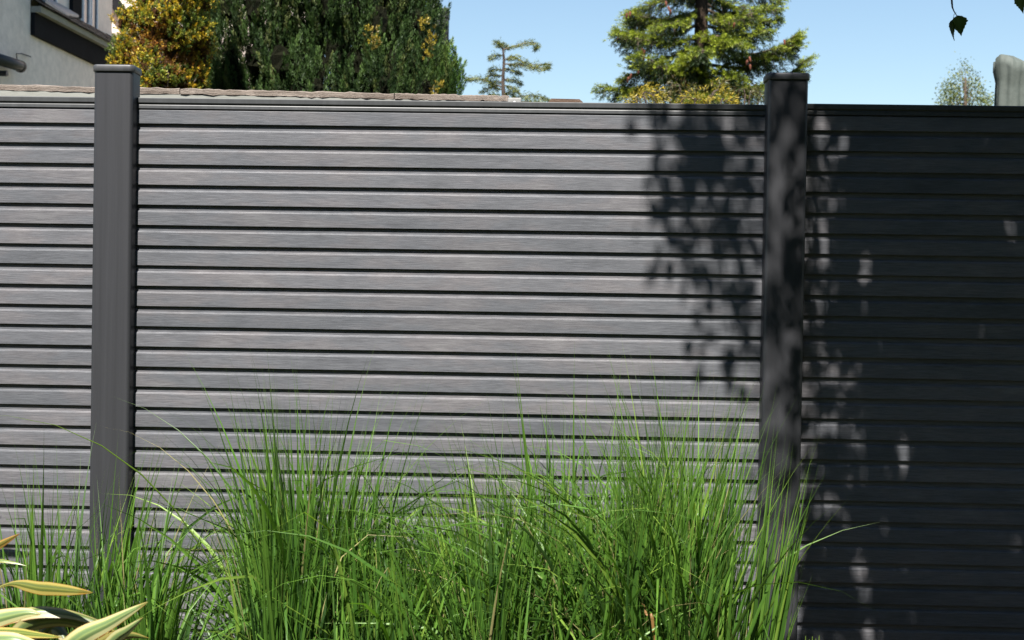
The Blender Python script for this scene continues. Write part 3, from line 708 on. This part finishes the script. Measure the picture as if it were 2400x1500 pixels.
# ------------------------------------------------------------------ draped pale cover on the right
CY = 2.6
pc = at(2372, 247, CY); ptop = at(2370, 131, CY); wpx = (at(2420, 200, CY)[0]-at(2326, 200, CY)[0])/2
root = empty('draped_cover', (pc[0], CY, 0), 'pale grey-green sheet draped over a tall garden object', 'cover')
nz, na = 46, 64; V = []
zt_ = ptop[2]
for i in range(nz):
    f = i/(nz-1); z = zt_*(1-(1-f)**1.0*1.0) if False else 0.5+(zt_-0.5)*f
    dtop = zt_-z
    if dtop > 0.115: rr = wpx*(0.80+0.45*(dtop-0.115))
    elif dtop > 0.085: rr = wpx*(0.80+0.17*(1-(dtop-0.085)/0.03))
    elif dtop > 0.03: rr = wpx*(0.97-0.05*(0.085-dtop)/0.055)
    else: rr = wpx*0.92*max(0.0, dtop/0.03)**0.22
    for k in range(na):
        a = 2*math.pi*k/na
        w = 1+0.07*math.sin(3*a+1+0.8*z)+0.06*math.sin(7*a+3.1*z+math.sin(9*z))+0.035*math.sin(13*a-7*z)+0.02*math.sin(22*a+26*z)
        zz = z-0.022*math.cos(a-0.5)*(rr/wpx)*(1 if dtop < 0.1 else 0.3)+0.012*math.sin(2*a+0.6)*min(1, (z-0.5)*2)*rr/wpx + 0.010*math.sin(5*a+1)*rr/wpx - 0.012*(rr/wpx)**2*(1 if dtop < 0.03 else 0)
        V.append((rr*w*math.cos(a), rr*w*math.sin(a), zz))
F = [(i*na+k, i*na+(k+1) % na, (i+1)*na+(k+1) % na, (i+1)*na+k) for i in range(nz-1) for k in range(na)]
link('cover_sheet', mesh('cover_sheet', V, F, MAT['sheet'], True), root, (0, 0, 0))
mb = MB(); mb.tube([(0, 0, 0), (0, 0, zt_-0.05)], [0.03, 0.03], 10); mb.build('pole', MAT['pipe'], root, True, loc=(0, 0, 0))

# ------------------------------------------------------------------ birch whose crown shades the right of the fence
broot_xy = np.array([2.75, -1.9, 0.0])
root = empty('birch_tree', broot_xy, 'birch tree with drooping leafy twigs hanging into the top right sky', 'tree')
BO = broot_xy
def shadow_from(u, v, t):                                   # a point t metres up the sun's ray from a point of the fence
    return at(u, v, 0.0)+SDIR*t
twigs = MB(); LP, LD, LS = [], [], []
def strand(u, v0, v1, t, dens=1.0, width=0.028, size=(0.030, 0.046)):
    """hanging twig whose shadow runs down the fence at picture column u, from v0 down to v1"""
    top, bot = shadow_from(u, v0, t), shadow_from(u+r_.uniform(-14, 14), v1, t)
    L = np.linalg.norm(top-bot); n_ = max(4, int(L/0.05)); P = np.linspace(top, bot, n_)
    P = P+np.cumsum(np.random.default_rng(int(u*7+v1)).normal(0, 0.006, (n_, 3)), 0)*np.array([1, 1, 0.2])
    twigs.tube(P-BO, np.linspace(0.0035, 0.0012, n_), 4, False)
    m = int(L*62*dens)
    for _ in range(m):
        f = r_.random()*(n_-1.001); i = int(f); p = P[i]+(P[i+1]-P[i])*(f-i)
        o = np.array([r_.gauss(0, 1), r_.gauss(0, 1), r_.gauss(0, 0.6)])*width
        LP.append(p+o); LD.append(unit(o)*0.5+np.array([r_.gauss(0, .35), r_.gauss(0, .35), -0.9])); LS.append(r_.uniform(*size))
for a in ((1545, 150, 360, 2.3, .5), (1520, 400, 520, 2.2, .35), (1572, 150, 420, 2.5, 1.0), (1600, 150, 560, 2.4, 1.0), (1622, 160, 660, 2.2, .9), (1585, 520, 650, 2.3, .4), (1648, 300, 560, 2.6, .9),
          (1668, 150, 600, 2.3, .8), (1690, 200, 740, 2.4, .9), (1712, 330, 840, 2.2, 1.0), (1700, 560, 845, 2.3, .8), (1735, 180, 700, 2.5, .55), (1640, 560, 730, 2.3, .5), (1610, 180, 330, 2.4, 1.2), (1660, 170, 300, 2.5, 1.2),
          (1765, 150, 330, 2.4, 1.3), (1790, 150, 420, 2.5, 1.3), (1760, 480, 900, 2.5, .35), (1815, 120, 430, 2.3, 1.2), (1840, 100, 300, 2.2, .9), (1872, 120, 470, 2.4, 1.1), (1830, 560, 860, 2.3, 1.0), (1808, 600, 900, 2.4, .8),
          (1868, 560, 760, 2.3, .9), (1790, 700, 980, 2.3, .5), (1840, 980, 1160, 2.2, 1.0), (1865, 1000, 1130, 2.3, .9), (1800, 1060, 1180, 2.3, .7)): strand(a[0], a[1], a[2], a[3]+(1.7 if a[0] > 1785 else 0.9), a[4]*1.6, 0.034, (0.036, 0.056))
for k in range(66):                                         # edge of the deep shade, more open lower down
    u = r_.uniform(1890, 2080); v1 = r_.uniform(420, 1700); v0 = v1-r_.uniform(250, 600)
    strand(u, max(60, v0), v1, r_.uniform(2.0, 3.2), 0.75 if u < 2000 else 1.0)
for k in range(44):                                         # low hanging tips that dapple the foot of the shaded bay
    v1 = r_.uniform(1250, 1720); strand(r_.uniform(1900, 2110), v1-r_.uniform(200, 380), v1, r_.uniform(2.6, 3.3), 0.9, 0.04, (0.036, 0.054))
for k in range(640):                                        # deep shade
    v1 = r_.uniform(300, 1950); u = r_.uniform(2045+max(0, v1-1150)*0.14, 3700); v0 = v1-r_.uniform(400, 900)
    strand(u, v0, v1, r_.uniform(2.2, 3.9), 1.1, 0.05, (0.045, 0.065))
for k in range(150):
    u = r_.uniform(2010, 2320) if k % 5 else r_.uniform(1940, 2010); v1 = r_.uniform(150, 560 if u > 2010 else 330); strand(u, v1-450, v1, r_.uniform(2.2, 3.4), 1.1, 0.04, (0.04, 0.055))
# limbs reaching from the trunk to the tops of the twigs
trunk = spline([(2.75, -1.9, -0.05), (2.72, -1.9, 1.5), (2.62, -1.95, 3.2), (2.45, -2.0, 5.2), (2.3, -2.1, 7.4)], 24)
mb = MB(); mb.tube(trunk-BO, np.linspace(0.13, 0.025, 24), 14); mb.build('trunk', MAT['birchbark'], root, True, loc=(0, 0, 0))
mb = MB()
for z0, e in ((2.6, (0.55, -1.45, 4.25)), (2.9, (0.85, -1.9, 4.6)), (3.1, (1.2, -1.5, 4.9)), (3.3, (1.6, -2.2, 5.2)), (3.6, (0.9, -2.2, 5.6)), (4.0, (1.6, -1.6, 6.0)), (3.0, (2.2, -1.1, 4.6)), (3.4, (3.4, -1.6, 5.2)), (4.4, (3.2, -2.4, 6.4)), (2.8, (1.3, -0.62, 3.35)), (3.8, (2.2, -2.9, 5.8))):
    s = trunk[np.argmin(abs(trunk[:, 2]-z0))]; e = np.array(e)
    mb.tube(spline([s, s*0.6+e*0.4+np.array([0, 0, 0.35]), e], 14)-BO, np.linspace(0.045, 0.008, 14), 7)
# crown mass over the limbs (higher, looser leaves)
for k in range(950):
    c = np.array([r_.uniform(0.7, 4.6), r_.uniform(-3.6, -0.9), r_.uniform(3.8, 7.4)])
    if k % 3 == 0:                                          # low hanging skirt of the crown, right of the view
        y = r_.uniform(-2.6, -0.5); c = np.array([0.356*(y+3.5)+r_.uniform(0.35, 2.6), y, r_.uniform(1.9, 4.0)])
    P = np.array([c, c-np.array([r_.uniform(-.1, .1), r_.uniform(-.1, .1), r_.uniform(.4, .9)])]); twigs.tube(P-BO, [0.003, 0.0012], 4, False)
    for _ in range(44):
        f = r_.random(); LP.append(P[0]+(P[1]-P[0])*f+np.array([r_.gauss(0, .06) for _ in range(3)])); LD.append(np.array([r_.gauss(0, .5), r_.gauss(0, .5), -0.8])); LS.append(r_.uniform(0.04, 0.06))
mb.build('limbs', MAT['birchbark'], root, True, loc=(0, 0, 0))['kind'] = 'stuff'
LP, LD, LS = np.array(LP), unit(np.array(LD)), np.array(LS)
rel = LP-CAM; dep = rel@CF; uu_ = 1200+FPX*(rel@CR)/dep; vv_ = 750-FPX*(rel@CU)/dep       # the crown hangs clear of the view, as in the photo
keep = ~((dep > 0) & (uu_ > -60) & (uu_ < 2480) & (vv_ > -80) & (vv_ < 1580)) & (np.linalg.norm(rel, axis=1) > 0.7)
LP, LD, LS = LP[keep], LD[keep], LS[keep]
# chinks in the canopy that let flecks of sun through to the shaded bay (column, row, half width, half height on the fence)
CH = [(2305, 335, 34, 40), (2378, 440, 28, 26), (2378, 520, 30, 40), (2120, 545, 24, 30), (2035, 620, 30, 36), (1935, 285, 30, 26), (1985, 300, 18, 30), (1990, 345, 16, 20), (2200, 690, 26, 34), (2030, 700, 24, 22),
      (2205, 800, 28, 26), (2128, 1030, 24, 44), (2128, 1090, 24, 40), (2070, 1100, 22, 34), (2165, 1215, 24, 30), (2010, 1330, 36, 40), (2030, 1385, 36, 36), (2125, 1335, 24, 30), (2130, 1450, 30, 50), (2040, 1480, 40, 30),
      (2380, 1270, 26, 30), (1965, 480, 20, 20), (1940, 1000, 36, 40), (1945, 1180, 34, 30), (2010, 1020, 26, 26), (2310, 1050, 26, 30), (2240, 950, 18, 22)]
sh = LP-SDIR*(LP[:, 1:2]/SDIR[1]); rs = sh-CAM; ds_ = rs@CF; us = 1200+FPX*(rs@CR)/ds_; vs_ = 750-FPX*(rs@CU)/ds_
keep = np.ones(len(LP), bool)
for cu, cv, hu, hv in CH: keep &= ((us-cu)/(hu*0.92))**2+((vs_-(cv-14))/(hv*0.92))**2 > 1
LP, LD, LS = LP[keep], LD[keep], LS[keep]
# simple ovate leaf of two quads
nl = len(LP); nrm = unit(RNG.normal(size=(nl, 3))+np.array([0, -0.4, 0.5])); sd = unit(np.cross(LD, nrm)); up = np.cross(sd, LD)
def lp(a, w, h): return LP+LD*LS[:, None]*a+sd*LS[:, None]*w+up*LS[:, None]*h
V = np.stack([lp(0, 0, 0), lp(.28, .36, .10), lp(.62, .26, .08), lp(1.0, 0, 0), lp(.62, -.26, .08), lp(.28, -.36, .10)], 1).reshape(-1, 3)
b6 = np.arange(nl)[:, None]*6
F = np.concatenate([b6+np.array([[0, 1, 2, 3]]), b6+np.array([[0, 3, 4, 5]])], 0)
C = np.repeat(pick([(0.05, 0.095, 0.02), (0.04, 0.08, 0.018), (0.07, 0.115, 0.025)], nl)*(0.75+0.5*RNG.random((nl, 1))), 6, 0)
o = link('crown', mesh('crown', V-BO, F, MAT['birch'], True, C), root, (0, 0, 0)); o['kind'] = 'stuff'
twigs.build('twigs', MAT['twig'], root, loc=(0, 0, 0))['kind'] = 'stuff'
# the twig and leaves that hang into the picture
LY = -0.62
mb = MB(); P = spline([np.array([1.3, -0.62, 3.35]), at(2222, -260, LY), at(2228, -60, LY), at(2231, 5, LY), at(2234, 22, LY), at(2243, 38, LY)], 30)
mb.tube(P-BO, np.linspace(0.004, 0.0008, 30), 6)
mb.tube(np.array([at(2241, 29, LY), at(2236, 34, LY), at(2234, 44, LY)])-BO, [0.0006, 0.0005, 0.0005], 5)
P = spline([np.array([1.3, -0.62, 3.35]), at(2420, -300, LY), at(2392, -40, LY), at(2388, -8, LY)], 20); mb.tube(P-BO, np.linspace(0.004, 0.0008, 20), 6)
mb.build('hanging_twig', MAT['twig'], root, True, loc=(0, 0, 0))
def big_leaf(pts_px, tipdepth):
    """serrated birch leaf from an outline in 3-D: base, tip, width, roll"""
    (u0, v0), (u1, v1), wid, roll, wide_at = pts_px
    a = at(u0, v0, LY); t = at(u1, v1, LY+tipdepth); d = t-a; L = np.linalg.norm(d); d = d/L
    side = unit(np.cross(d, CF)); side = unit(side*math.cos(roll)+np.cross(d, side)*math.sin(roll)); nr = np.cross(side, d)
    rows = 15; V = []; C = []
    for i in range(rows):
        s = i/(rows-1)
        if s < wide_at: w = math.sin(math.pi/2*s/wide_at)**0.7
        else: w = (1-(s-wide_at)/(1-wide_at))**1.15
        w = w*wid*L*(1+(0.10 if i % 2 else -0.06)*(1 if 0 < i < rows-1 else 0))
        for k in (-1, -0.5, 0, 0.5, 1):
            V.append(a+d*L*s+side*w*k+nr*(0.12*wid*L*abs(k)+0.05*L*math.sin(s*3))); C.append((0.055, 0.095, 0.02) if k else (0.075, 0.12, 0.03))
    F = np.array([(i*5+k, i*5+k+1, (i+1)*5+k+1, (i+1)*5+k) for i in range(rows-1) for k in range(4)])
    link('hanging_leaf', mesh('hanging_leaf', np.array(V)-BO, F, MAT['birch'], True, np.array(C)), root, (0, 0, 0))
big_leaf(((2244, 36), (2253, 85), 0.40, 0.45, 0.35), 0.006)
big_leaf(((2233, 46), (2238, 95), 0.27, -0.7, 0.32), -0.006)
big_leaf(((2386, -12), (2398, 33), 0.28, 0.6, 0.35), 0.004)

# ------------------------------------------------------------------ ornamental grass
GR_COL = np.array([(0.045, 0.125, 0.018), (0.065, 0.165, 0.022), (0.10, 0.22, 0.030), (0.028, 0.085, 0.018), (0.16, 0.27, 0.040), (0.32, 0.29, 0.13)])
GR_W = [.25, .25, .20, .16, .09, .05]
def blade(base, L, az, lean, bend, wid, kink=None, seg=13, tw=0.0, rnd=random):
    """one long folded leaf; returns vertices (seg*3) """
    s = np.linspace(0, 1, seg); th = lean + bend*s**2.2
    if kink: th = th + kink[1]*1/(1+np.exp(-(s-kink[0])*28))
    dz = np.cos(th); dr = np.sin(th)
    ds = L/(seg-1)
    z = np.concatenate([[0], np.cumsum(dz[1:]*ds)]); r = np.concatenate([[0], np.cumsum(dr[1:]*ds)])
    d = np.array([math.cos(az), math.sin(az), 0]); sd = np.array([-math.sin(az), math.cos(az), 0])
    P = np.asarray(base)+r[:, None]*d+z[:, None]*np.array([0, 0, 1.0])
    sway = np.sin(s*rnd.uniform(1.5, 4)+rnd.uniform(0, 6))*0.012*s; P = P+sway[:, None]*sd
    w = wid*np.minimum(1, 0.55+s*1.6)*np.clip(1-s**3.2, 0.02, 1)*np.clip((1-s)*3.2, 0.03, 1)
    nrm = dr[:, None]*np.array([0, 0, -1.0])*-1 + -dz[:, None]*d
    ta = tw*s+rnd.uniform(-0.7, 0.7)
    side = sd*np.cos(ta)[:, None]+unit(nrm)*np.sin(ta)[:, None]; nn = unit(nrm)*np.cos(ta)[:, None]-sd*np.sin(ta)[:, None]
    return np.stack([P-side*w[:, None]*0.5+nn*w[:, None]*0.18, P, P+side*w[:, None]*0.5+nn*w[:, None]*0.18], 1).reshape(-1, 3)
def blade_faces(seg): return np.array([(i*3+k, i*3+k+1, (i+1)*3+k+1, (i+1)*3+k) for i in range(seg-1) for k in range(2)])
SEG = 13; BF = blade_faces(SEG)
def grass_clump(u0, u1, y0, y1, n, prof, label, seed, singles=34, spread=0.13, widths=(0.0055, 0.0135), flare=0.0):
    rg = random.Random(seed)
    uc = (u0+u1)/2; ym = (y0+y1)/2; O = np.array([at(uc, 1300, ym)[0], ym, 0.03]); root = empty('ornamental_grass', O, label, 'grass clump', 'ornamental grass clumps')
    allV, allC, big = [], [], []
    pu = [p[0] for p in prof]; pv = [p[1] for p in prof]
    wid_m = at(u1, 1300, ym)[0]-at(u0, 1300, ym)[0]; nt_ = max(3, int(wid_m*26))
    tufts = [(rg.uniform(u0, u1), rg.uniform(y0, y1), rg.uniform(0.84, 1.05), rg.gauss(0, 0.06)) for _ in range(nt_)]
    for k in range(n):
        ut, yt, ht, lt = tufts[rg.randrange(nt_)]
        bp = at(ut, 1250, yt); base = np.array([bp[0]+rg.gauss(0, 0.022), yt+rg.gauss(0, 0.022), 0.03])
        lx, ly = rg.gauss(lt, 0.085)+flare*(ut-uc)/(u1-u0), rg.gauss(0, 0.085); lx = min(lx, 0.10) if ut > 1600 else lx; az = math.atan2(ly, lx); lean = min(0.55, math.hypot(lx, ly))
        u = ut+lx*700; y = yt
        zt_ = at(u, float(np.interp(u, pu, pv)), y)[2]*1.10*ht
        h = zt_*(rg.uniform(0.88, 1.04) if rg.random() < 0.24 else rg.uniform(0.48, 0.93))
        bend = abs(rg.gauss(0, 0.24 if ut < 1600 or lx < 0 else 0.12)); kink = None
        q = rg.random()
        if q < 0.15: kink = (rg.uniform(0.60, 0.9), rg.uniform(0.7, 2.0)); az += rg.gauss(0, 0.8)
        elif q < 0.30: bend = rg.uniform(0.7, 1.8); az += rg.gauss(0, 1.0); h *= 0.95
        if ut > 1420 and math.cos(az) > 0.1 and (kink or bend > 0.6): az = math.pi-az
        L = h/max(0.6, math.cos(lean+bend*0.3))
        ci = rg.choices(range(6), GR_W)[0]; c = GR_COL[ci]*rg.uniform(0.75, 1.25)
        v = blade(base, L, az, lean, bend, rg.uniform(*widths)*(0.5 if ci == 5 else 1.0), kink, SEG, rg.gauss(0, 1.2), rg)
        s = np.repeat(np.linspace(0, 1, SEG), 3)[:, None]
        cc = c*(0.85+0.35*s)+np.array([0.035, 0.03, 0.0])*s**3
        allV.append(v); allC.append(cc); big.append((h*(1.0 if kink is None else 0.95)+(y1-y)*0.25, k))
    big = set(k for _, k in sorted(big, reverse=True)[:singles])
    rest = [k for k in range(n) if k not in big]
    V = np.vstack([allV[k] for k in rest])-O; C = np.clip(np.vstack([allC[k] for k in rest]), 0.004, 1)
    F = (np.arange(len(rest))[:, None, None]*SEG*3+BF[None]).reshape(-1, 4)
    link('leaf_mass', mesh('leaf_mass', V, F, MAT['grass'], True, C), root, (0, 0, 0))['kind'] = 'stuff'
    for k in sorted(big): link('grass_blade', mesh('grass_blade', allV[k]-O, BF, MAT['grass'], True, np.clip(allC[k], .004, 1)), root, (0, 0, 0))
    return root
PROF = [(-60, 1160), (60, 1180), (130, 1130), (200, 1210), (260, 1110), (330, 1090), (400, 1150), (470, 1160), (540, 1260), (590, 1130), (620, 1010), (680, 960), (730, 960), (860, 965), (910, 1000), (1000, 1045), (1080, 1065), (1140, 1020), (1180, 985),
        (1260, 1000), (1330, 990), (1400, 1040), (1480, 1010), (1560, 965), (1640, 985), (1720, 1000), (1790, 1040), (1860, 1130), (1920, 1210), (2000, 1320)]
grass_clump(-110, 190, -0.62, -0.22, 330, PROF, 'sparse grass clump behind the striped leaves, left of the sunlit post', 41, 26)
grass_clump(190, 440, -0.66, -0.26, 430, PROF, 'grass clump growing against the foot of the sunlit post', 42, 34)
grass_clump(470, 660, -0.62, -0.34, 46, [(400, 1290), (560, 1270), (660, 1200)], 'thin low grass tuft between the sunlit post and the tall clumps', 43, 18)
grass_clump(655, 930, -0.68, -0.28, 1250, PROF, 'tall dense grass clump, leftmost of the tall ones mid fence', 44, 44, flare=0.13)
grass_clump(900, 1190, -0.66, -0.28, 1150, PROF, 'shorter grass clump dipping between the tall clumps mid fence', 45, 34)
grass_clump(1150, 1470, -0.70, -0.28, 1180, PROF, 'tall grass clump right of the dip, left of the shaded post', 46, 40, flare=0.1)
grass_clump(1440, 1770, -0.70, -0.28, 1400, PROF, 'tall dense grass clump fanning out over the shaded post', 47, 52, flare=0.07)
# grass arching low in front of the clumps
grass_clump(640, 1730, -0.86, -0.66, 400, [(500, 1290), (900, 1260), (1300, 1220), (1760, 1340), (1900, 1450)], 'low arching grass fringe along the front of the tall clumps', 48, 30, widths=(0.006, 0.011))
# dry brown stalk in the right clump
root = empty('dry_stalk', at(1535, 1900, -0.72)*np.array([1, 1, 0]), 'single dry orange brown grass stalk in front of the right clump', 'stalk')
O = np.array(root.location); P = spline([np.array([O[0]+0.01, -0.72, 0.03]), at(1532, 1500, -0.74), at(1515, 1440, -0.74), at(1490, 1366, -0.72)], 13)
wv = np.linspace(0.010, 0.003, 13)[:, None]; sd = np.array([1, 0.2, 0.1])
V = np.stack([P-sd*wv*0.5, P+np.array([0, -0.0015, 0]), P+sd*wv*0.5], 1).reshape(-1, 3)
link('stalk_leaf', mesh('stalk_leaf', V-O, BF, MAT['grass'], True, np.tile((0.32, 0.17, 0.06), (39, 1))), root, (0, 0, 0))
# small green shoots at the bottom, right of the shaded post
p0 = at(1905, 1500, -0.35); root = empty('green_shoots', (p0[0], -0.35, 0), 'small bright green shoots at the foot of the shaded panel', 'plant')
for u, v in ((1888, 1490), (1897, 1498), (1904, 1491), (1912, 1496), (1920, 1489)):
    e = at(u, v, -0.35); bpt = np.array([p0[0]+(e[0]-p0[0])*0.3, -0.35, 0.03]); P = spline([bpt, bpt*0.4+e*0.6, e], 13); wv = (0.009*np.sin(np.linspace(0.3, 3.0, 13)))[:, None]
    V = np.stack([P-np.array([1, 0.3, 0])*wv*0.5, P+np.array([0, -0.002, 0]), P+np.array([1, -0.3, 0])*wv*0.5], 1).reshape(-1, 3)
    link('shoot', mesh('shoot', V-np.array(root.location), BF, MAT['grass'], True, np.tile((0.16, 0.25, 0.04), (39, 1))), root, (0, 0, 0))

# ------------------------------------------------------------------ striped flax plant bottom left
PY = -1.2
pb_ = at(20, 1900, PY); PO = np.array([pb_[0]-0.05, PY-0.02, 0.04])
root = empty('striped_flax', PO, 'variegated flax plant with cream striped sword leaves, bottom left', 'plant')
def sword(pts, wid, roll=0.0, tint=(1, 1, 1), tint2=None, n=26, full=0.35, keel=0.22, belly=None, wprof=None):
    """leaf along 3-D control points from the plant's heart to the tip"""
    P = spline(pts, n); T_ = unit(np.gradient(P, axis=0)); V, UV, C = [], [], []
    for i in range(n):
        s = i/(n-1); t = T_[i]
        view = unit(CAM-P[i]); side = unit(np.cross(t, view)); nr = np.cross(side, t)
        a = roll*(0.4+0.6*s); side2 = side*math.cos(a)+nr*math.sin(a); nr2 = np.cross(side2, t)
        w = wid*min(1, 0.45+s*1.6)*min(1, (1-s)*2.3+0.02)**0.8 if belly is None else wid*max(0.03, math.sin(math.pi*s)**belly)
        if wprof: w = wid*float(np.interp(s, *wprof))
        for k in range(9):
            x = k/8*2-1; V.append(P[i]+side2*w*0.5*x+nr2*w*keel*(abs(x)-0.5)*-1); UV.append((k/8, s))
            tt = np.array(tint) if tint2 is None else np.array(tint)*(1-s)+np.array(tint2)*s
            C.append(tt*np.array([1, 1, 1]) if s < 0.93 else tt*np.array([0.9, 0.72, 0.5]))
    F = np.array([(i*9+k, i*9+k+1, (i+1)*9+k+1, (i+1)*9+k) for i in range(n-1) for k in range(8)])
    o = link('sword_leaf', mesh('sword_leaf', np.array(V)-PO, F, MAT['stripe'], True, np.array(C), UV), root, (0, 0, 0))
    return o
def A_(u, v, dy=0.0): return at(u, v, PY+dy)
heart = PO+np.array([0, 0, 0.02])
h2 = lambda dx, dy=0: heart+np.array([dx, dy, 0])
OLV, PALE, GREY = (0.5, 0.48, 0.3), (1.12, 1.14, 1.2), (0.45, 0.5, 0.6)
sword([h2(-.05), A_(-90, 1470), A_(5, 1374, 0.02), A_(100, 1378, 0.0), A_(217, 1389, -0.06)], 0.025, 0.25, (0.62, 0.6, 0.38), (0.75, 0.6, 0.3), n=40, wprof=([0, .3, .48, .54, .64, .76, .88, .96, 1], [.6, .5, .15, .22, .8, 1, .75, .35, .03]))
sword([h2(.02, -.1), A_(60, 1640, -.1), A_(165, 1512, -.16), A_(260, 1458, -.18), A_(346, 1411, -.2)], 0.034, 0.25, PALE)
sword([h2(.05, -.1), A_(150, 1640, -.08), A_(255, 1512, -.12), A_(300, 1476, -.14), A_(336, 1447, -.15)], 0.022, -0.2, PALE)
sword([h2(-.04), A_(-90, 1620), A_(-40, 1480), A_(60, 1437, .02), A_(150, 1436, .03), A_(240, 1462, .02), A_(275, 1482, 0)], 0.027, 0.9, PALE, OLV)
sword([h2(-.06, -.05), A_(-160, 1580), A_(-80, 1470, -.05), A_(0, 1448, -.05), A_(60, 1436, -.05), A_(96, 1440, -.05)], 0.032, 0.2, PALE)
sword([h2(0), A_(10, 1600), A_(40, 1490), A_(85, 1460, .03), A_(150, 1455, .04), A_(230, 1478, .02), A_(300, 1520, 0)], 0.030, -0.5, GREY, (0.85, 0.75, 0.4))
sword([h2(-.05, -.1), A_(-150, 1600, -.1), A_(-70, 1495, -.1), A_(20, 1482, -.12), A_(90, 1488, -.14), A_(146, 1494, -.16)], 0.020, 0.5, (0.85, 0.78, 0.42))
sword([h2(-.04, -.15), A_(-160, 1640, -.15), A_(-80, 1520, -.18), A_(10, 1500, -.2), A_(70, 1508, -.2), A_(130, 1530, -.2)], 0.030, 0.2, PALE)
sword([h2(0, .05), A_(60, 1620, .05), A_(100, 1490, .06), A_(130, 1470, .06), A_(160, 1510, .04), A_(180, 1560, .02)], 0.026, 0.4, (0.5, 0.5, 0.4))
sword([h2(-.1, .05), A_(-220, 1500, .05), A_(-120, 1360, .04), A_(-40, 1300, .02), A_(8, 1272, 0), A_(46, 1251, -.02)], 0.022, 0.3, (0.8, 0.75, 0.35), (0.9, 0.5, 0.25))
sword([h2(-.08, .06), A_(-200, 1500, .1), A_(-110, 1350, .12), A_(-20, 1316, .12), A_(30, 1318, .12), A_(62, 1326, .12)], 0.010, 0.8, (0.7, 0.8, 0.4))
sword([h2(.03, 0), A_(140, 1620, 0), A_(240, 1510, 0), A_(300, 1490, .01), A_(350, 1496, .01)], 0.024, -0.6, (0.6, 0.55, 0.35))
rp = random.Random(9)
for k in range(12):                                          # upright leaves left of the picture
    x = rp.uniform(-0.30, -0.10); tx = x+rp.uniform(-0.25, 0.12); y = rp.uniform(-.25, .3)
    zt_ = rp.uniform(0.85, 1.25)
    sword([h2(x*0.4, y*0.3), heart+np.array([x*0.8, y*0.7, zt_*0.5]), heart+np.array([tx, y, zt_])], 0.04, rp.uniform(-.5, .5), (0.9, 0.95, 0.8))

for k in range(7):                                           # leaves arching back to the fence, left of the picture
    x = -1.80+0.045*k; y = rp.uniform(-0.5, -0.3); z = rp.uniform(1.0, 1.24)
    sword([h2(-.05, .05), heart*0.5+np.array([x-0.1, y, z*0.8])*0.5+np.array([-.1, 0, .15]), np.array([x-0.06, y-0.1, z]), np.array([x+0.07, y+0.06, z-0.12])], 0.05, rp.uniform(-.4, .4), (0.9, 0.95, 0.8))

# ------------------------------------------------------------------ unseen tall hedge, added behind the viewer to cut sky light
HY = -9.0
VV, CC = [], []
T = [plume(26, s_, 0.5, 0.34, 0.14, 0.9) for s_ in (71, 72)]
for t in T:
    n_ = 2100; P = np.stack([RNG.uniform(-11, 11, n_), HY+RNG.normal(0, 0.12, n_), RNG.uniform(0.0, 6.6, n_)], 1); P[:, 2] -= 0.25*RNG.random(n_)
    D = np.stack([RNG.normal(0, .3, n_), 0.5+RNG.normal(0, .3, n_), np.ones(n_)], 1)
    v, c = place(t, P, D, RNG.uniform(0.35, 0.6, n_), pick([(0.03, 0.06, 0.018), (0.04, 0.075, 0.02), (0.025, 0.045, 0.015)], n_), 0.2, 0.5); VV.append(v); CC.append(c)
hedge = tag(link('sky_blocking_hedge', leafmesh('sky_blocking_hedge', np.vstack(VV), np.vstack(CC), MAT['dull'])), kind='stuff')
mb = MB(); mb.box((-11, HY-1.0, 0), (11, HY-0.1, 6.5)); mb.build('hedge_blocker_core', MAT['twig'], hedge, loc=(0, 0, 0))  # solid box inside the added hedge, stops sky light getting through
